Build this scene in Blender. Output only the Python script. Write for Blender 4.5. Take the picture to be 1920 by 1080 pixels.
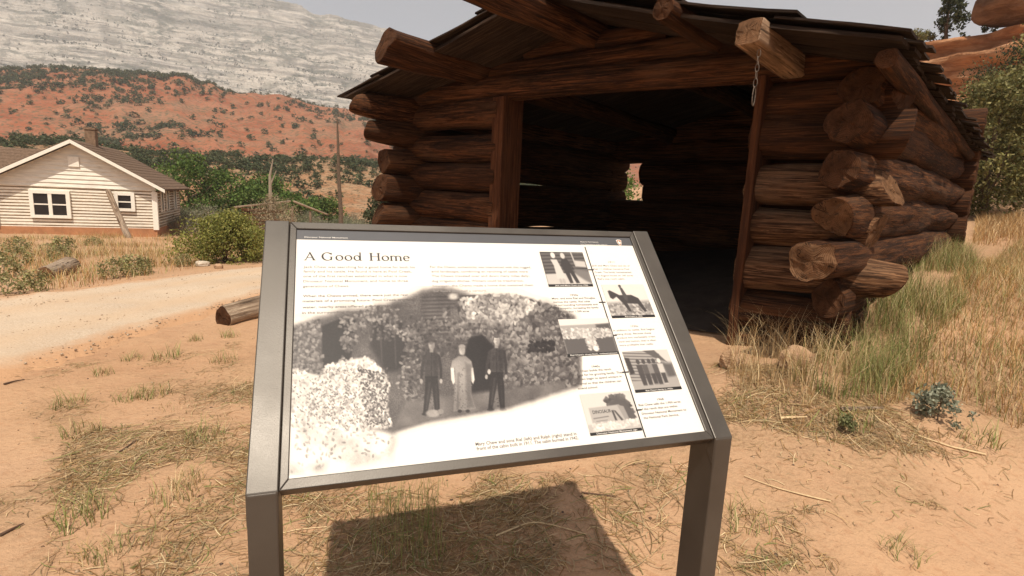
import bpy, bmesh, math, random
import numpy as np
from mathutils import Vector, Matrix

for o in list(bpy.data.objects):
    bpy.data.objects.remove(o)
scene = bpy.context.scene
COL = scene.collection
R = math.radians

# ------------------------------------------------------------------ camera
EYE = 1.36
F_PX, PITCH, ROLL = 1002.5, R(9.5925), R(2.7717)      # focal length for a 1920 px wide frame
_c, _s = math.cos(PITCH), math.sin(PITCH)
FW = np.array([0, _c, -_s]); UP0 = np.array([0, _s, _c]); RT0 = np.array([1., 0, 0])
RT = math.cos(ROLL) * RT0 + math.sin(ROLL) * UP0
UPV = -math.sin(ROLL) * RT0 + math.cos(ROLL) * UP0
CAM = np.array([0, 0, EYE])
cd = bpy.data.cameras.new('camera'); cam = bpy.data.objects.new('camera', cd); COL.objects.link(cam)
cd.sensor_fit = 'HORIZONTAL'; cd.sensor_width = 36.0; cd.lens = 36.0 * F_PX / 1920
cd.clip_start = 0.05; cd.clip_end = 6000
mw = Matrix.Identity(4)
for i in range(3):
    mw[i][0] = RT[i]; mw[i][1] = UPV[i]; mw[i][2] = -FW[i]; mw[i][3] = CAM[i]
cam.matrix_world = mw
scene.camera = cam

# ------------------------------------------------------------------ sky, sun, exposure
SUN_AZ, SUN_EL = R(173.7), R(61.8)        # azimuth from +Y towards +X
world = bpy.data.worlds.new('World'); scene.world = world; world.use_nodes = True
wn = world.node_tree; wn.nodes.clear()
sky = wn.nodes.new('ShaderNodeTexSky'); sky.sky_type = 'NISHITA'; sky.sun_disc = False
sky.sun_elevation = SUN_EL; sky.sun_rotation = SUN_AZ
sky.air_density = 1.0; sky.dust_density = 6.0; sky.ozone_density = 1.0; sky.altitude = 1600
hs = wn.nodes.new('ShaderNodeHueSaturation'); hs.inputs['Saturation'].default_value = 0.35
bg = wn.nodes.new('ShaderNodeBackground'); bg.inputs['Strength'].default_value = 0.092
wo = wn.nodes.new('ShaderNodeOutputWorld')
wn.links.new(sky.outputs[0], hs.inputs['Color']); wn.links.new(hs.outputs[0], bg.inputs[0]); wn.links.new(bg.outputs[0], wo.inputs[0])
sd = bpy.data.lights.new('sun', 'SUN'); sun = bpy.data.objects.new('sun', sd); COL.objects.link(sun)
sd.energy = 5.0; sd.angle = R(0.9); sd.color = (1.0, 0.90, 0.75)
sv = Vector((math.sin(SUN_AZ) * math.cos(SUN_EL), math.cos(SUN_AZ) * math.cos(SUN_EL), math.sin(SUN_EL)))
sun.rotation_euler = sv.to_track_quat('Z', 'Y').to_euler(); sun.location = (6, -20, 40)
scene.view_settings.view_transform = 'Standard'; scene.view_settings.look = 'None'
scene.view_settings.exposure = 0.25; scene.view_settings.gamma = 1.0
scene.render.engine = 'CYCLES'
scene.cycles.volume_bounces = 1
scene.cycles.max_bounces = 6

# ------------------------------------------------------------------ helpers
rng = np.random.default_rng(7)
def ray(u, v):
    return FW + (u - 960) / F_PX * RT - (v - 540) / F_PX * UPV
def at(u, v, Y):
    d = ray(u, v); return CAM + d * (Y / d[1])
def atz(u, v, z):
    d = ray(u, v); return CAM + d * ((z - EYE) / d[2])
def project(P):
    P = np.asarray(P) - CAM; z = P @ FW
    return np.stack([960 + F_PX * (P @ RT) / z, 540 - F_PX * (P @ UPV) / z], -1)
def az_of(u):
    d = ray(u, 390); return math.atan2(d[0], d[1])
def lin(c):
    c = np.asarray(c, float) / 255.0
    return np.where(c <= 0.04045, c / 12.92, ((c + 0.055) / 1.055) ** 2.4)
def hashn(i, j, k):
    n = (i * 374761393 + j * 668265263 + k * 2147483647 * 3 + 1013) & 0xFFFFFFFF
    n = ((n ^ (n >> 13)) * 1274126177) & 0xFFFFFFFF
    n = (n ^ (n >> 16)) & 0xFFFFFFFF
    return n / 4294967295.0
def vnoise(x, y, z=0.0):
    x, y, z = np.broadcast_arrays(np.asarray(x, float), np.asarray(y, float), np.asarray(z, float))
    i, j, k = np.floor(x).astype(np.int64), np.floor(y).astype(np.int64), np.floor(z).astype(np.int64)
    fx, fy, fz = x - i, y - j, z - k
    fx, fy, fz = fx*fx*(3-2*fx), fy*fy*(3-2*fy), fz*fz*(3-2*fz)
    r = 0
    for a in (0, 1):
        for b in (0, 1):
            for c in (0, 1):
                w = (fx if a else 1-fx) * (fy if b else 1-fy) * (fz if c else 1-fz)
                r = r + w * hashn(i+a, j+b, k+c)
    return r * 2 - 1
def fbm(x, y, z=0.0, o=4):
    r = 0; a = 1.0; t = 0
    for q in range(o):
        f = 2.0 ** q
        r = r + a * vnoise(np.asarray(x)*f + 17.3*q, np.asarray(y)*f - 9.1*q, np.asarray(z)*f + 3.7*q); t += a; a *= 0.5
    return r / t
def smooth(a, b, x):
    t = np.clip((np.asarray(x, float) - a) / (b - a), 0, 1); return t*t*(3-2*t)

def tag(o, label=None, cat=None, group=None, kind=None):
    if label: o['label'] = label
    if cat: o['category'] = cat
    if group: o['group'] = group
    if kind: o['kind'] = kind
    return o
def empty(name, loc, label=None, cat=None, group=None):
    o = bpy.data.objects.new(name, None); COL.objects.link(o); o.location = loc; o.empty_display_size = 0.2
    o.matrix_world = Matrix.Translation(Vector(loc))
    return tag(o, label, cat, group)
def mesh_of(name, V, Fc, mats, midx=None, smooth_=False, cols=None):
    me = bpy.data.meshes.new(name)
    V = np.asarray(V, np.float32)
    if isinstance(Fc, np.ndarray):
        n, k = Fc.shape
        me.vertices.add(len(V)); me.vertices.foreach_set('co', V.ravel())
        me.loops.add(n * k); me.loops.foreach_set('vertex_index', Fc.astype(np.int32).ravel())
        me.polygons.add(n); me.polygons.foreach_set('loop_start', np.arange(0, n*k, k, dtype=np.int32))
        me.update(calc_edges=True)
    else:
        me.from_pydata([tuple(map(float, v)) for v in V], [], Fc)
    for m in (mats if isinstance(mats, (list, tuple)) else [mats]): me.materials.append(m)
    if midx is not None: me.polygons.foreach_set('material_index', np.asarray(midx, np.int32))
    if smooth_: me.polygons.foreach_set('use_smooth', np.ones(len(me.polygons), bool))
    if cols is not None:
        ca = me.color_attributes.new('Col', 'FLOAT_COLOR', 'POINT')
        c4 = np.ones((len(V), 4), np.float32); c4[:, :3] = cols; ca.data.foreach_set('color', c4.ravel())
    me.validate(); me.update()
    return me
def obj(name, me, parent=None, loc=None):
    o = bpy.data.objects.new(name, me); COL.objects.link(o)
    if parent is not None: o.parent = parent
    if loc is not None: o.location = loc
    return o
def mk(name, V, Fc, mats, parent=None, loc=(0, 0, 0), **k):
    """mesh given in world coordinates; loc = the origin it gets (world)"""
    loc = np.asarray(loc, float)
    o = obj(name, mesh_of(name, np.asarray(V, float) - loc, Fc, mats, **k))
    if parent is not None:
        o.parent = parent; o.location = Vector(loc) - parent_world(parent)
    else: o.location = loc
    return o
def parent_world(p):
    v = Vector((0, 0, 0))
    while p is not None: v = v + p.location; p = p.parent
    return v
BOXF = [(0,3,2,1), (4,5,6,7), (0,1,5,4), (1,2,6,5), (2,3,7,6), (3,0,4,7)]
def boxv(o, a, b, c):
    """corner o, edge vectors a,b,c"""
    o, a, b, c = map(lambda q: np.asarray(q, float), (o, a, b, c))
    return [o, o+a, o+a+b, o+b, o+c, o+a+c, o+a+b+c, o+b+c]
def bevel(o, w=0.004, seg=2):
    m = o.modifiers.new('bevel', 'BEVEL'); m.width = w; m.segments = seg; m.limit_method = 'ANGLE'
    return o
def tube_v(path, rad, n=8, seed=0, rough=0.0, cap=True):
    """tube along a polyline with per point radius"""
    path = np.asarray(path, float); m = len(path)
    rad = np.broadcast_to(np.asarray(rad, float), (m,))
    T = np.gradient(path, axis=0); T /= np.linalg.norm(T, axis=1)[:, None] + 1e-9
    ref = np.array([0, 0, 1.]) if abs(T[0][2]) < 0.9 else np.array([1., 0, 0])
    V = []
    for i in range(m):
        a = np.cross(T[i], ref); a /= np.linalg.norm(a) + 1e-9; b = np.cross(a, T[i])
        ang = np.linspace(0, 2*np.pi, n, endpoint=False)
        rr = rad[i] * (1 + rough * vnoise(np.cos(ang)*1.3 + seed, np.sin(ang)*1.3, i*0.35 + seed))
        V.append(path[i] + rr[:, None] * (np.cos(ang)[:, None]*a + np.sin(ang)[:, None]*b))
    V = np.concatenate(V); Fc = []
    for i in range(m-1):
        for j in range(n):
            k = (j+1) % n; Fc.append((i*n+j, i*n+k, (i+1)*n+k, (i+1)*n+j))
    if cap: Fc.append(tuple(range(n-1, -1, -1))); Fc.append(tuple((m-1)*n + j for j in range(n)))
    return V, Fc

# ------------------------------------------------------------------ materials
class NT:
    def __init__(s, name):
        s.m = bpy.data.materials.new(name); s.m.use_nodes = True; s.t = s.m.node_tree; s.t.nodes.clear()
        s.o = s.n('ShaderNodeOutputMaterial'); s.b = s.n('ShaderNodeBsdfPrincipled'); s.l(s.b.outputs[0], s.o.inputs[0])
        s.b.inputs['Specular IOR Level'].default_value = 0.25
    def n(s, t, **k):
        q = s.t.nodes.new(t)
        for a, v in k.items(): setattr(q, a, v)
        return q
    def l(s, a, b): s.t.links.new(a, b)
    def coord(s, kind='Object', scale=(1, 1, 1), rot=(0, 0, 0)):
        c = s.n('ShaderNodeTexCoord'); m = s.n('ShaderNodeMapping'); m.inputs['Scale'].default_value = scale; m.inputs['Rotation'].default_value = rot
        s.l(c.outputs[kind], m.inputs[0]); return m.outputs[0]
    def noise(s, vec, scale=5, detail=4, rough=0.55, dist=0.0):
        q = s.n('ShaderNodeTexNoise'); q.inputs['Scale'].default_value = scale; q.inputs['Detail'].default_value = detail
        q.inputs['Roughness'].default_value = rough; q.inputs['Distortion'].default_value = dist
        if vec is not None: s.l(vec, q.inputs['Vector'])
        return q.outputs['Fac']
    def voro(s, vec, scale=5, feature='F1'):
        q = s.n('ShaderNodeTexVoronoi'); q.feature = feature; q.inputs['Scale'].default_value = scale; s.l(vec, q.inputs['Vector']); return q.outputs['Distance']
    def ramp(s, fac, stops, interp='LINEAR'):
        q = s.n('ShaderNodeValToRGB'); e = q.color_ramp.elements; q.color_ramp.interpolation = interp
        while len(e) < len(stops): e.new(0.5)
        for x, (p, c) in zip(e, stops):
            x.position = p; x.color = (c, c, c, 1) if not hasattr(c, '__len__') else (*c, 1)
        s.l(fac, q.inputs[0]); return q.outputs[0]
    def mix(s, fac, a, b, mode='MIX'):
        q = s.n('ShaderNodeMix'); q.data_type = 'RGBA'; q.blend_type = mode
        for v, i in ((fac, 0), (a, 6), (b, 7)):
            if isinstance(v, (int, float)): q.inputs[i].default_value = v
            elif isinstance(v, (tuple, list)): q.inputs[i].default_value = (*v, 1)
            else: s.l(v, q.inputs[i])
        return q.outputs[2]
    def math(s, op, a, b=None):
        q = s.n('ShaderNodeMath'); q.operation = op
        for v, i in ((a, 0), (b, 1)):
            if v is None: continue
            if isinstance(v, (int, float)): q.inputs[i].default_value = v
            else: s.l(v, q.inputs[i])
        return q.outputs[0]
    def bump(s, h, strength=0.5, dist=0.02, prev=None):
        q = s.n('ShaderNodeBump'); q.inputs['Strength'].default_value = strength; q.inputs['Distance'].default_value = dist
        s.l(h, q.inputs['Height'])
        if prev is not None: s.l(prev, q.inputs['Normal'])
        return q.outputs[0]
    def fin(s, col=None, rough=0.9, nrm=None, metal=None, spec=None):
        for v, i in ((col, 'Base Color'), (rough, 'Roughness'), (metal, 'Metallic'), (spec, 'Specular IOR Level')):
            if v is None: continue
            if isinstance(v, (int, float)): s.b.inputs[i].default_value = v
            elif isinstance(v, (tuple, list)): s.b.inputs[i].default_value = (*v, 1)
            else: s.l(v, s.b.inputs[i])
        if nrm is not None: s.l(nrm, s.b.inputs['Normal'])
        return s.m

def mat_sand():
    t = NT('red_sand'); v = t.coord('Object')
    big = t.noise(v, 0.35, 4); mid = t.noise(v, 2.2, 6, 0.6); fine = t.noise(v, 26, 5, 0.65); grit = t.noise(v, 150, 3, 0.6)
    c = t.ramp(big, [(0.3, (0.40, 0.228, 0.130)), (0.5, (0.45, 0.275, 0.165)), (0.72, (0.475, 0.31, 0.20))])
    c = t.mix(t.ramp(mid, [(0.35, 0.0), (0.65, 0.55)]), c, (0.50, 0.315, 0.185))
    c = t.mix(t.ramp(fine, [(0.30, 0.45), (0.48, 0.0)]), c, (0.34, 0.165, 0.085))
    c = t.mix(t.ramp(grit, [(0.62, 0.0), (0.72, 0.5)]), c, (0.30, 0.17, 0.10))
    sc = t.coord('Object', (1, 1, 1)); d = t.voro(sc, 14)
    c = t.mix(t.math('MULTIPLY', t.ramp(d, [(0.04, 0.65), (0.09, 0.0)]), t.ramp(mid, [(0.42, 0.0), (0.55, 1.0)])), c, (0.20, 0.11, 0.06))
    at_ = t.n('ShaderNodeAttribute'); at_.attribute_name = 'Col'; lit = t.math('MULTIPLY', at_.outputs['Fac'], t.ramp(t.noise(v, 38, 6, 0.75), [(0.38, 0.25), (0.60, 1.0)]))
    lc = t.ramp(t.noise(v, 90, 4, 0.7), [(0.35, (0.13, 0.078, 0.042)), (0.55, (0.24, 0.16, 0.085)), (0.68, (0.38, 0.275, 0.155))])
    c = t.mix(t.math('MULTIPLY', lit, 0.72), c, lc)
    foot = t.ramp(t.voro(v, 3.1), [(0.10, 0.0), (0.30, 1.0)])
    n = t.bump(mid, 0.7, 0.07); n = t.bump(foot, 0.35, 0.03, n); n = t.bump(fine, 0.7, 0.022, n); n = t.bump(grit, 0.35, 0.004, n)
    return t.fin(c, 0.95, n, spec=0.1)
def mat_road():
    t = NT('gravel_road'); v = t.coord('Object')
    d = t.voro(v, 38); g = t.noise(v, 60, 4, 0.7); big = t.noise(v, 0.9, 4)
    tr = t.noise(t.coord('Object', (0.25, 1.6, 1), (0, 0, R(-52))), 1.2, 3)
    c = t.ramp(g, [(0.3, (0.34, 0.25, 0.18)), (0.5, (0.49, 0.385, 0.285)), (0.7, (0.58, 0.48, 0.385))])
    c = t.mix(t.ramp(tr, [(0.42, 0.0), (0.65, 0.5)]), c, (0.50, 0.36, 0.24))
    c = t.mix(t.ramp(big, [(0.4, 0.0), (0.7, 0.4)]), c, (0.64, 0.50, 0.36))
    at_ = t.n('ShaderNodeAttribute'); at_.attribute_name = 'Col'; sp = t.n('ShaderNodeSeparateColor'); t.l(at_.outputs['Color'], sp.inputs[0])
    c = t.mix(t.math('MULTIPLY', sp.outputs[1], 0.6), c, (0.52, 0.37, 0.245))
    mk_ = t.math('ADD', sp.outputs[0], t.math('SUBTRACT', t.noise(v, 3.0, 5, 0.7), 0.5)); c = t.mix(t.ramp(mk_, [(0.15, 1.0), (0.75, 0.0)]), c, (0.47, 0.275, 0.155))
    n = t.bump(d, 0.4, 0.009); n = t.bump(g, 0.5, 0.008, n)
    return t.fin(c, 0.95, n, spec=0.1)
def mat_hill(name, a, b, c_, pa, scale=1.0):
    t = NT(name); v = t.coord('Object')
    n1 = t.noise(v, 0.02*scale, 6, 0.6); n2 = t.noise(v, 0.12*scale, 5, 0.6); n3 = t.noise(v, 0.6*scale, 5, 0.7)
    c = t.ramp(n1, [(0.38, a), (0.52, b), (0.64, c_)])
    bd = t.noise(t.coord('Object', (0.004, 0.004, 0.075)), 1.0, 5, 0.6, 0.8); c = t.mix(t.ramp(bd, [(0.40, 0.8), (0.50, 0.0)]), c, tuple(x*k for x, k in zip(a, (.95, .72, .65)))); c = t.mix(t.ramp(n1, [(0.50, 0.0), (0.60, 0.45)]), c, (0.17, 0.135, 0.085))
    c = t.mix(t.ramp(n2, [(0.45, 0.0), (0.62, 0.6)]), c, pa)
    c = t.mix(t.ramp(n3, [(0.50, 0.0), (0.60, 0.8)]), c, (0.085, 0.085, 0.05))
    n = t.bump(n2, 0.8, 2.0); n = t.bump(n3, 0.6, 0.6, n)
    return t.fin(c, 1.0, n, spec=0.05)
def mat_mesa():
    t = NT('pale_cliff_rock'); v = t.coord('Object')
    broad = t.noise(t.coord('Object', (0.0013, 0.0013, 0.030), (0, R(4.0), 0)), 1.0, 7, 0.62, 0.25)
    fine = t.noise(t.coord('Object', (0.010, 0.010, 0.11), (0, R(4.0), 0)), 1.0, 8, 0.68, 0.3)
    fis = t.noise(t.coord('Object', (0.055, 0.055, 0.007)), 1.0, 5, 0.6, 0.5); blot = t.noise(v, 0.008, 6, 0.6)
    veg = t.noise(t.coord('Object', (0.034, 0.034, 0.075), (0, R(4.0), 0)), 1.0, 9, 0.78, 0.2)
    c = t.ramp(broad, [(0.36, (0.27, 0.245, 0.215)), (0.46, (0.40, 0.36, 0.315)), (0.53, (0.53, 0.475, 0.41)), (0.60, (0.30, 0.275, 0.25)), (0.68, (0.47, 0.42, 0.365))])
    c = t.mix(t.ramp(fine, [(0.42, 0.9), (0.50, 0.0)]), c, (0.16, 0.148, 0.13))
    c = t.mix(t.ramp(fis, [(0.34, 0.6), (0.44, 0.0)]), c, (0.17, 0.155, 0.14))
    c = t.mix(t.math('MULTIPLY', t.ramp(veg, [(0.48, 0.0), (0.56, 0.9)]), t.ramp(blot, [(0.38, 0.25), (0.58, 1.0)])), c, (0.085, 0.092, 0.072))
    n = t.bump(fine, 1.0, 7.0); n = t.bump(fis, 0.8, 8.0, n); n = t.bump(veg, 0.5, 4.0, n)
    return t.fin(c, 1.0, n, spec=0.05)
def mat_rock(name, a, b, c_, sc=1.0):
    t = NT(name); v = t.coord('Object')
    st = t.noise(t.coord('Object', (0.4*sc, 0.4*sc, 2.6*sc)), 1.0, 7, 0.65, 0.6); b1 = t.noise(v, 0.8*sc, 6, 0.6); f = t.noise(v, 6*sc, 5, 0.7)
    c = t.ramp(st, [(0.36, a), (0.5, b), (0.64, c_)])
    c = t.mix(t.ramp(b1, [(0.5, 0.0), (0.7, 0.6)]), c, tuple(x*0.42 for x in a))
    n = t.bump(st, 1.0, 0.35/sc); n = t.bump(f, 0.6, 0.06/sc, n)
    return t.fin(c, 0.95, n, spec=0.1)
def mat_wood(name, dark, mid, light, grey, crack=0.85, redrot=0.0):
    """weathered log: grain runs along local Z"""
    t = NT(name)
    oi = t.n('ShaderNodeObjectInfo'); tc = t.n('ShaderNodeTexCoord'); ad = t.n('ShaderNodeVectorMath'); ad.operation = 'ADD'
    sc = t.n('ShaderNodeVectorMath'); sc.operation = 'SCALE'; sc.inputs['Scale'].default_value = 37.0
    cb = t.n('ShaderNodeCombineXYZ'); t.l(oi.outputs['Random'], cb.inputs[0]); t.l(oi.outputs['Random'], cb.inputs[2]); t.l(cb.outputs[0], sc.inputs[0])
    t.l(tc.outputs['Object'], ad.inputs[0]); t.l(sc.outputs[0], ad.inputs[1])
    def mp(s3):
        m = t.n('ShaderNodeMapping'); m.inputs['Scale'].default_value = s3; t.l(ad.outputs[0], m.inputs[0]); return m.outputs[0]
    g = t.noise(mp((34, 34, 1.6)), 1.0, 6, 0.65, 0.5); b = t.noise(mp((3.2, 3.2, 1.1)), 1.0, 4, 0.6); k = t.noise(mp((17, 17, 0.75)), 1.0, 4, 0.6, 1.0)
    c = t.ramp(g, [(0.39, dark), (0.49, mid), (0.60, light)])
    c = t.mix(t.ramp(b, [(0.50, 0.0), (0.66, 0.65)]), c, grey)
    c = t.mix(t.ramp(b, [(0.30, 0.75), (0.46, 0.0)]), c, tuple(x*0.55 for x in dark))
    ck = t.ramp(k, [(0.43, 0.0), (0.475, 1.0), (0.50, 1.0), (0.535, 0.0)])
    lines = t.ramp(t.noise(mp((40, 40, 1.5)), 1.0, 5, 0.65, 1.1), [(0.40, 1.0), (0.45, 0.0)]); hi = t.ramp(t.noise(mp((70, 70, 2.4)), 1.0, 5, 0.7, 0.6), [(0.53, 0.0), (0.62, 0.8)])
    c = t.mix(hi, c, tuple(min(1, x*1.7) for x in light))
    c = t.mix(t.math('MULTIPLY', lines, crack), c, (0.018, 0.010, 0.007))
    rv = t.math('MULTIPLY', oi.outputs['Random'], 0.5)
    c = t.mix(rv, c, tuple(x*0.6 for x in mid))
    n = t.bump(g, 1.0, 0.016); n = t.bump(lines, -1.0, 0.02, n); n = t.bump(b, 0.6, 0.04, n); n = t.bump(hi, 0.6, 0.006, n)
    return t.fin(c, 0.88, n, spec=0.18)
def mat_woodend(name, a, b):
    t = NT(name); v = t.coord('Object')
    sx = t.n('ShaderNodeSeparateXYZ'); t.l(v, sx.inputs[0])
    r = t.math('SQRT', t.math('ADD', t.math('MULTIPLY', sx.outputs[0], sx.outputs[0]), t.math('MULTIPLY', sx.outputs[1], sx.outputs[1])))
    nz = t.noise(v, 7, 4); rr = t.math('ADD', t.math('MULTIPLY', r, 620.0), t.math('MULTIPLY', nz, 26.0))
    ring = t.math('SINE', rr)
    ang = t.math('ARCTAN2', sx.outputs[1], sx.outputs[0])
    rad = t.noise(None, 1.0, 3)
    cb = t.n('ShaderNodeCombineXYZ'); oi = t.n('ShaderNodeObjectInfo'); t.l(t.math('MULTIPLY', ang, 1.7), cb.inputs[0]); t.l(t.math('MULTIPLY', r, 9.0), cb.inputs[1]); t.l(t.math('MULTIPLY', oi.outputs['Random'], 40.0), cb.inputs[2])
    ck = t.noise(cb.outputs[0], 1.3, 5, 0.65, 1.2); st_ = t.noise(v, 24, 5, 0.7)
    c = t.ramp(ring, [(0.0, a), (1.0, b)]); c = t.mix(t.ramp(nz, [(0.35, 0.7), (0.6, 0.0)]), c, tuple(x*0.45 for x in a))
    crack = t.ramp(ck, [(0.36, 1.0), (0.41, 0.0)])
    c = t.mix(t.ramp(st_, [(0.45, 0.0), (0.65, 0.7)]), c, tuple(x*0.35 for x in a))
    c = t.mix(t.math('MULTIPLY', crack, 0.9), c, (0.025, 0.014, 0.009))
    n = t.bump(ring, 0.35, 0.006); n = t.bump(crack, -0.8, 0.012, n)
    return t.fin(c, 0.9, n, spec=0.1)
def mat_plain(name, col, rough=0.8, var=0.25, scale=12, bump=0.25, bd=0.01, spec=0.25, metal=0.0, stretch=(1, 1, 1)):
    t = NT(name); v = t.coord('Object', stretch)
    n1 = t.noise(v, scale, 5, 0.6)
    c = t.ramp(n1, [(0.3, tuple(x*(1-var) for x in col)), (0.7, tuple(min(1, x*(1+var)) for x in col))])
    return t.fin(c, rough, t.bump(n1, bump, bd) if bump else None, metal, spec)
def mat_attr(name, rough=0.85, spec=0.15, trans=0.0):
    t = NT(name); a = t.n('ShaderNodeAttribute'); a.attribute_name = 'Col'
    t.fin(a.outputs['Color'], rough, spec=spec)
    if trans:
        tr = t.n('ShaderNodeBsdfTranslucent'); mx = t.n('ShaderNodeMixShader'); mx.inputs[0].default_value = trans
        t.l(a.outputs['Color'], tr.inputs[0]); t.l(t.b.outputs[0], mx.inputs[1]); t.l(tr.outputs[0], mx.inputs[2]); t.l(mx.outputs[0], t.o.inputs[0])
    return t.m
def mat_frame():
    t = NT('bronze_powder_coat'); v = t.coord('Object'); n1 = t.noise(v, 420, 3, 0.6); n2 = t.noise(v, 6, 4)
    c = t.ramp(n2, [(0.3, (0.062, 0.052, 0.043)), (0.7, (0.085, 0.073, 0.061))])
    return t.fin(c, t.ramp(n2, [(0.3, 0.36), (0.7, 0.46)]), t.bump(n1, 0.35, 0.0008), 0.25, 0.5)

M_SAND = mat_sand(); M_ROAD = mat_road()
M_WOOD = mat_wood('weathered_log', (0.010, 0.004, 0.002), (0.045, 0.0165, 0.0065), (0.115, 0.044, 0.016), (0.115, 0.058, 0.030))  # tone lowered to paint in eave shade; lit logs get a lighter copy
M_LITLOG = mat_wood('sunlit_log_tone', (0.030, 0.013, 0.007), (0.105, 0.048, 0.022), (0.21, 0.11, 0.057), (0.22, 0.14, 0.088))  # lighter copy of the log wood, sunlight painted into its colour
M_END = mat_woodend('log_end_grain', (0.075, 0.033, 0.016), (0.105, 0.048, 0.024))
M_ENDP = mat_woodend('pale_log_end_grain', (0.17, 0.088, 0.045), (0.22, 0.12, 0.066))
M_JAMB = mat_wood('door_frame_wood', (0.035, 0.012, 0.005), (0.085, 0.030, 0.012), (0.14, 0.054, 0.022), (0.10, 0.044, 0.022), 0.7)
M_ROOFW = mat_wood('roof_board_wood', (0.012, 0.007, 0.005), (0.026, 0.015, 0.010), (0.055, 0.034, 0.023), (0.075, 0.052, 0.038))  # darkened so the colour itself carries the shade under the roof
M_GREYW = mat_wood('grey_dead_wood', (0.13, 0.085, 0.055), (0.25, 0.175, 0.12), (0.38, 0.29, 0.21), (0.40, 0.32, 0.25))
M_SILVER = mat_wood('silvered_squared_timber', (0.14, 0.08, 0.05), (0.25, 0.155, 0.095), (0.34, 0.225, 0.145), (0.33, 0.24, 0.175))
M_FRAME = mat_frame()
M_LEAF = mat_attr('leaf', 0.7, 0.2, 0.25)
M_GRASS = mat_attr('grass_blade', 0.7, 0.2, 0.2)
M_PRINT = mat_attr('printed_photo', 0.5, 0.3)
M_BARK = mat_plain('bark', (0.12, 0.085, 0.06), 0.95, 0.4, 30, 0.6, 0.02)
M_DEADTWIG = mat_plain('dead_twig', (0.30, 0.24, 0.18), 0.95, 0.3, 30, 0.3)

# ------------------------------------------------------------------ terrain heights
CP = []
def cpix(u, v, Y): CP.append(tuple(at(u, v, Y)))
for q in [(0, 1, 0), (-1, 1.5, 0), (1, 1.5, 0), (0, 2.5, 0.02), (-2, 2, -0.02), (2, 2.1, 0.04), (0, -2, 0), (-5, -2, -0.1), (5, -2, 0.15), (-8, 0, -0.2), (8, 2, 0.55), (0, -12, 0), (-15, -10, -0.3), (15, -10, 0.5),
          (-3.85, 3.88, -0.10), (-6.63, 6.77, -0.25), (-5.2, 10.96, -0.30), (-3.2, 6.2, -0.1), (-1.2, 4.2, 0.0), (0.5, 4.5, 0.12), (1.94, 4.3, 0.27), (2.6, 3.75, 0.36), (-1.3, 6.9, 0.05), (-2.0, 6.0, -0.03),
          (3.4, 4.6, 0.72), (5.9, 7.3, 0.86), (2.0, 8.0, 0.4), (2.0, 10.6, 0.5), (-18.7, 23, -1.05), (-12, 16, -0.75), (-24, 18, -0.9), (-15, 30, -1.25), (-4, 30, -1.0), (-30, 30, -1.4), (-45, 40, -1.6), (-10, 60, -1.5), (-40, 70, -1.6),
          (5, 20, 0.8), (12, 30, 2.2), (8, 55, 1.5), (25, 60, 5), (10, 10, 1.6), (14, 13, 2.3), (22, 20, 4.0), (30, 12, 4), (20, 4, 2.0), (45, 35, 7), (60, 10, 6), (30, -30, 1), (-40, -30, -1), (0, -60, 0), (-70, 0, -1.6), (70, -20, 3)]:
    CP.append(q)
CP += [(3.02, 3.95, .62), (4.15, 5.0, .80), (5.2, 6.1, .86), (4.4, 4.2, .66), (2.25, 3.35, .30)]
cpix(1480, 690, 3.4); cpix(1750, 790, 2.85); cpix(1900, 1000, 2.15); cpix(1900, 640, 3.9); cpix(1905, 520, 6.0); cpix(1860, 402, 10.5)
CP = np.array(CP)
def _tps():
    P = CP[:, :2]; n = len(P)
    d = np.linalg.norm(P[:, None] - P[None], axis=2); K = np.where(d > 0, d*d*np.log(d + 1e-12), 0) + np.eye(n) * 0.02
    A = np.zeros((n+3, n+3)); A[:n, :n] = K; A[:n, n] = 1; A[:n, n+1:] = P; A[n, :n] = 1; A[n+1:, :n] = P.T
    return np.linalg.solve(A, np.concatenate([CP[:, 2], np.zeros(3)]))
TW = _tps()
def H0(x, y):
    x = np.asarray(x, float); y = np.asarray(y, float); sh = np.broadcast(x, y).shape
    x = np.broadcast_to(x, sh).ravel(); y = np.broadcast_to(y, sh).ravel()
    r = np.hypot(x, y); k = np.minimum(1, 70 / np.maximum(r, 1e-6)); X = x*k; Y = y*k
    out = TW[-3] + TW[-2]*X + TW[-1]*Y
    for (px, py), w in zip(CP[:, :2], TW[:-3]):
        d2 = (X-px)**2 + (Y-py)**2; out = out + w * 0.5 * d2 * np.log(d2 + 1e-12)
    far = smooth(70, 160, r); out = out*(1-far) + (-3.0)*far
    return out.reshape(sh)
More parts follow.
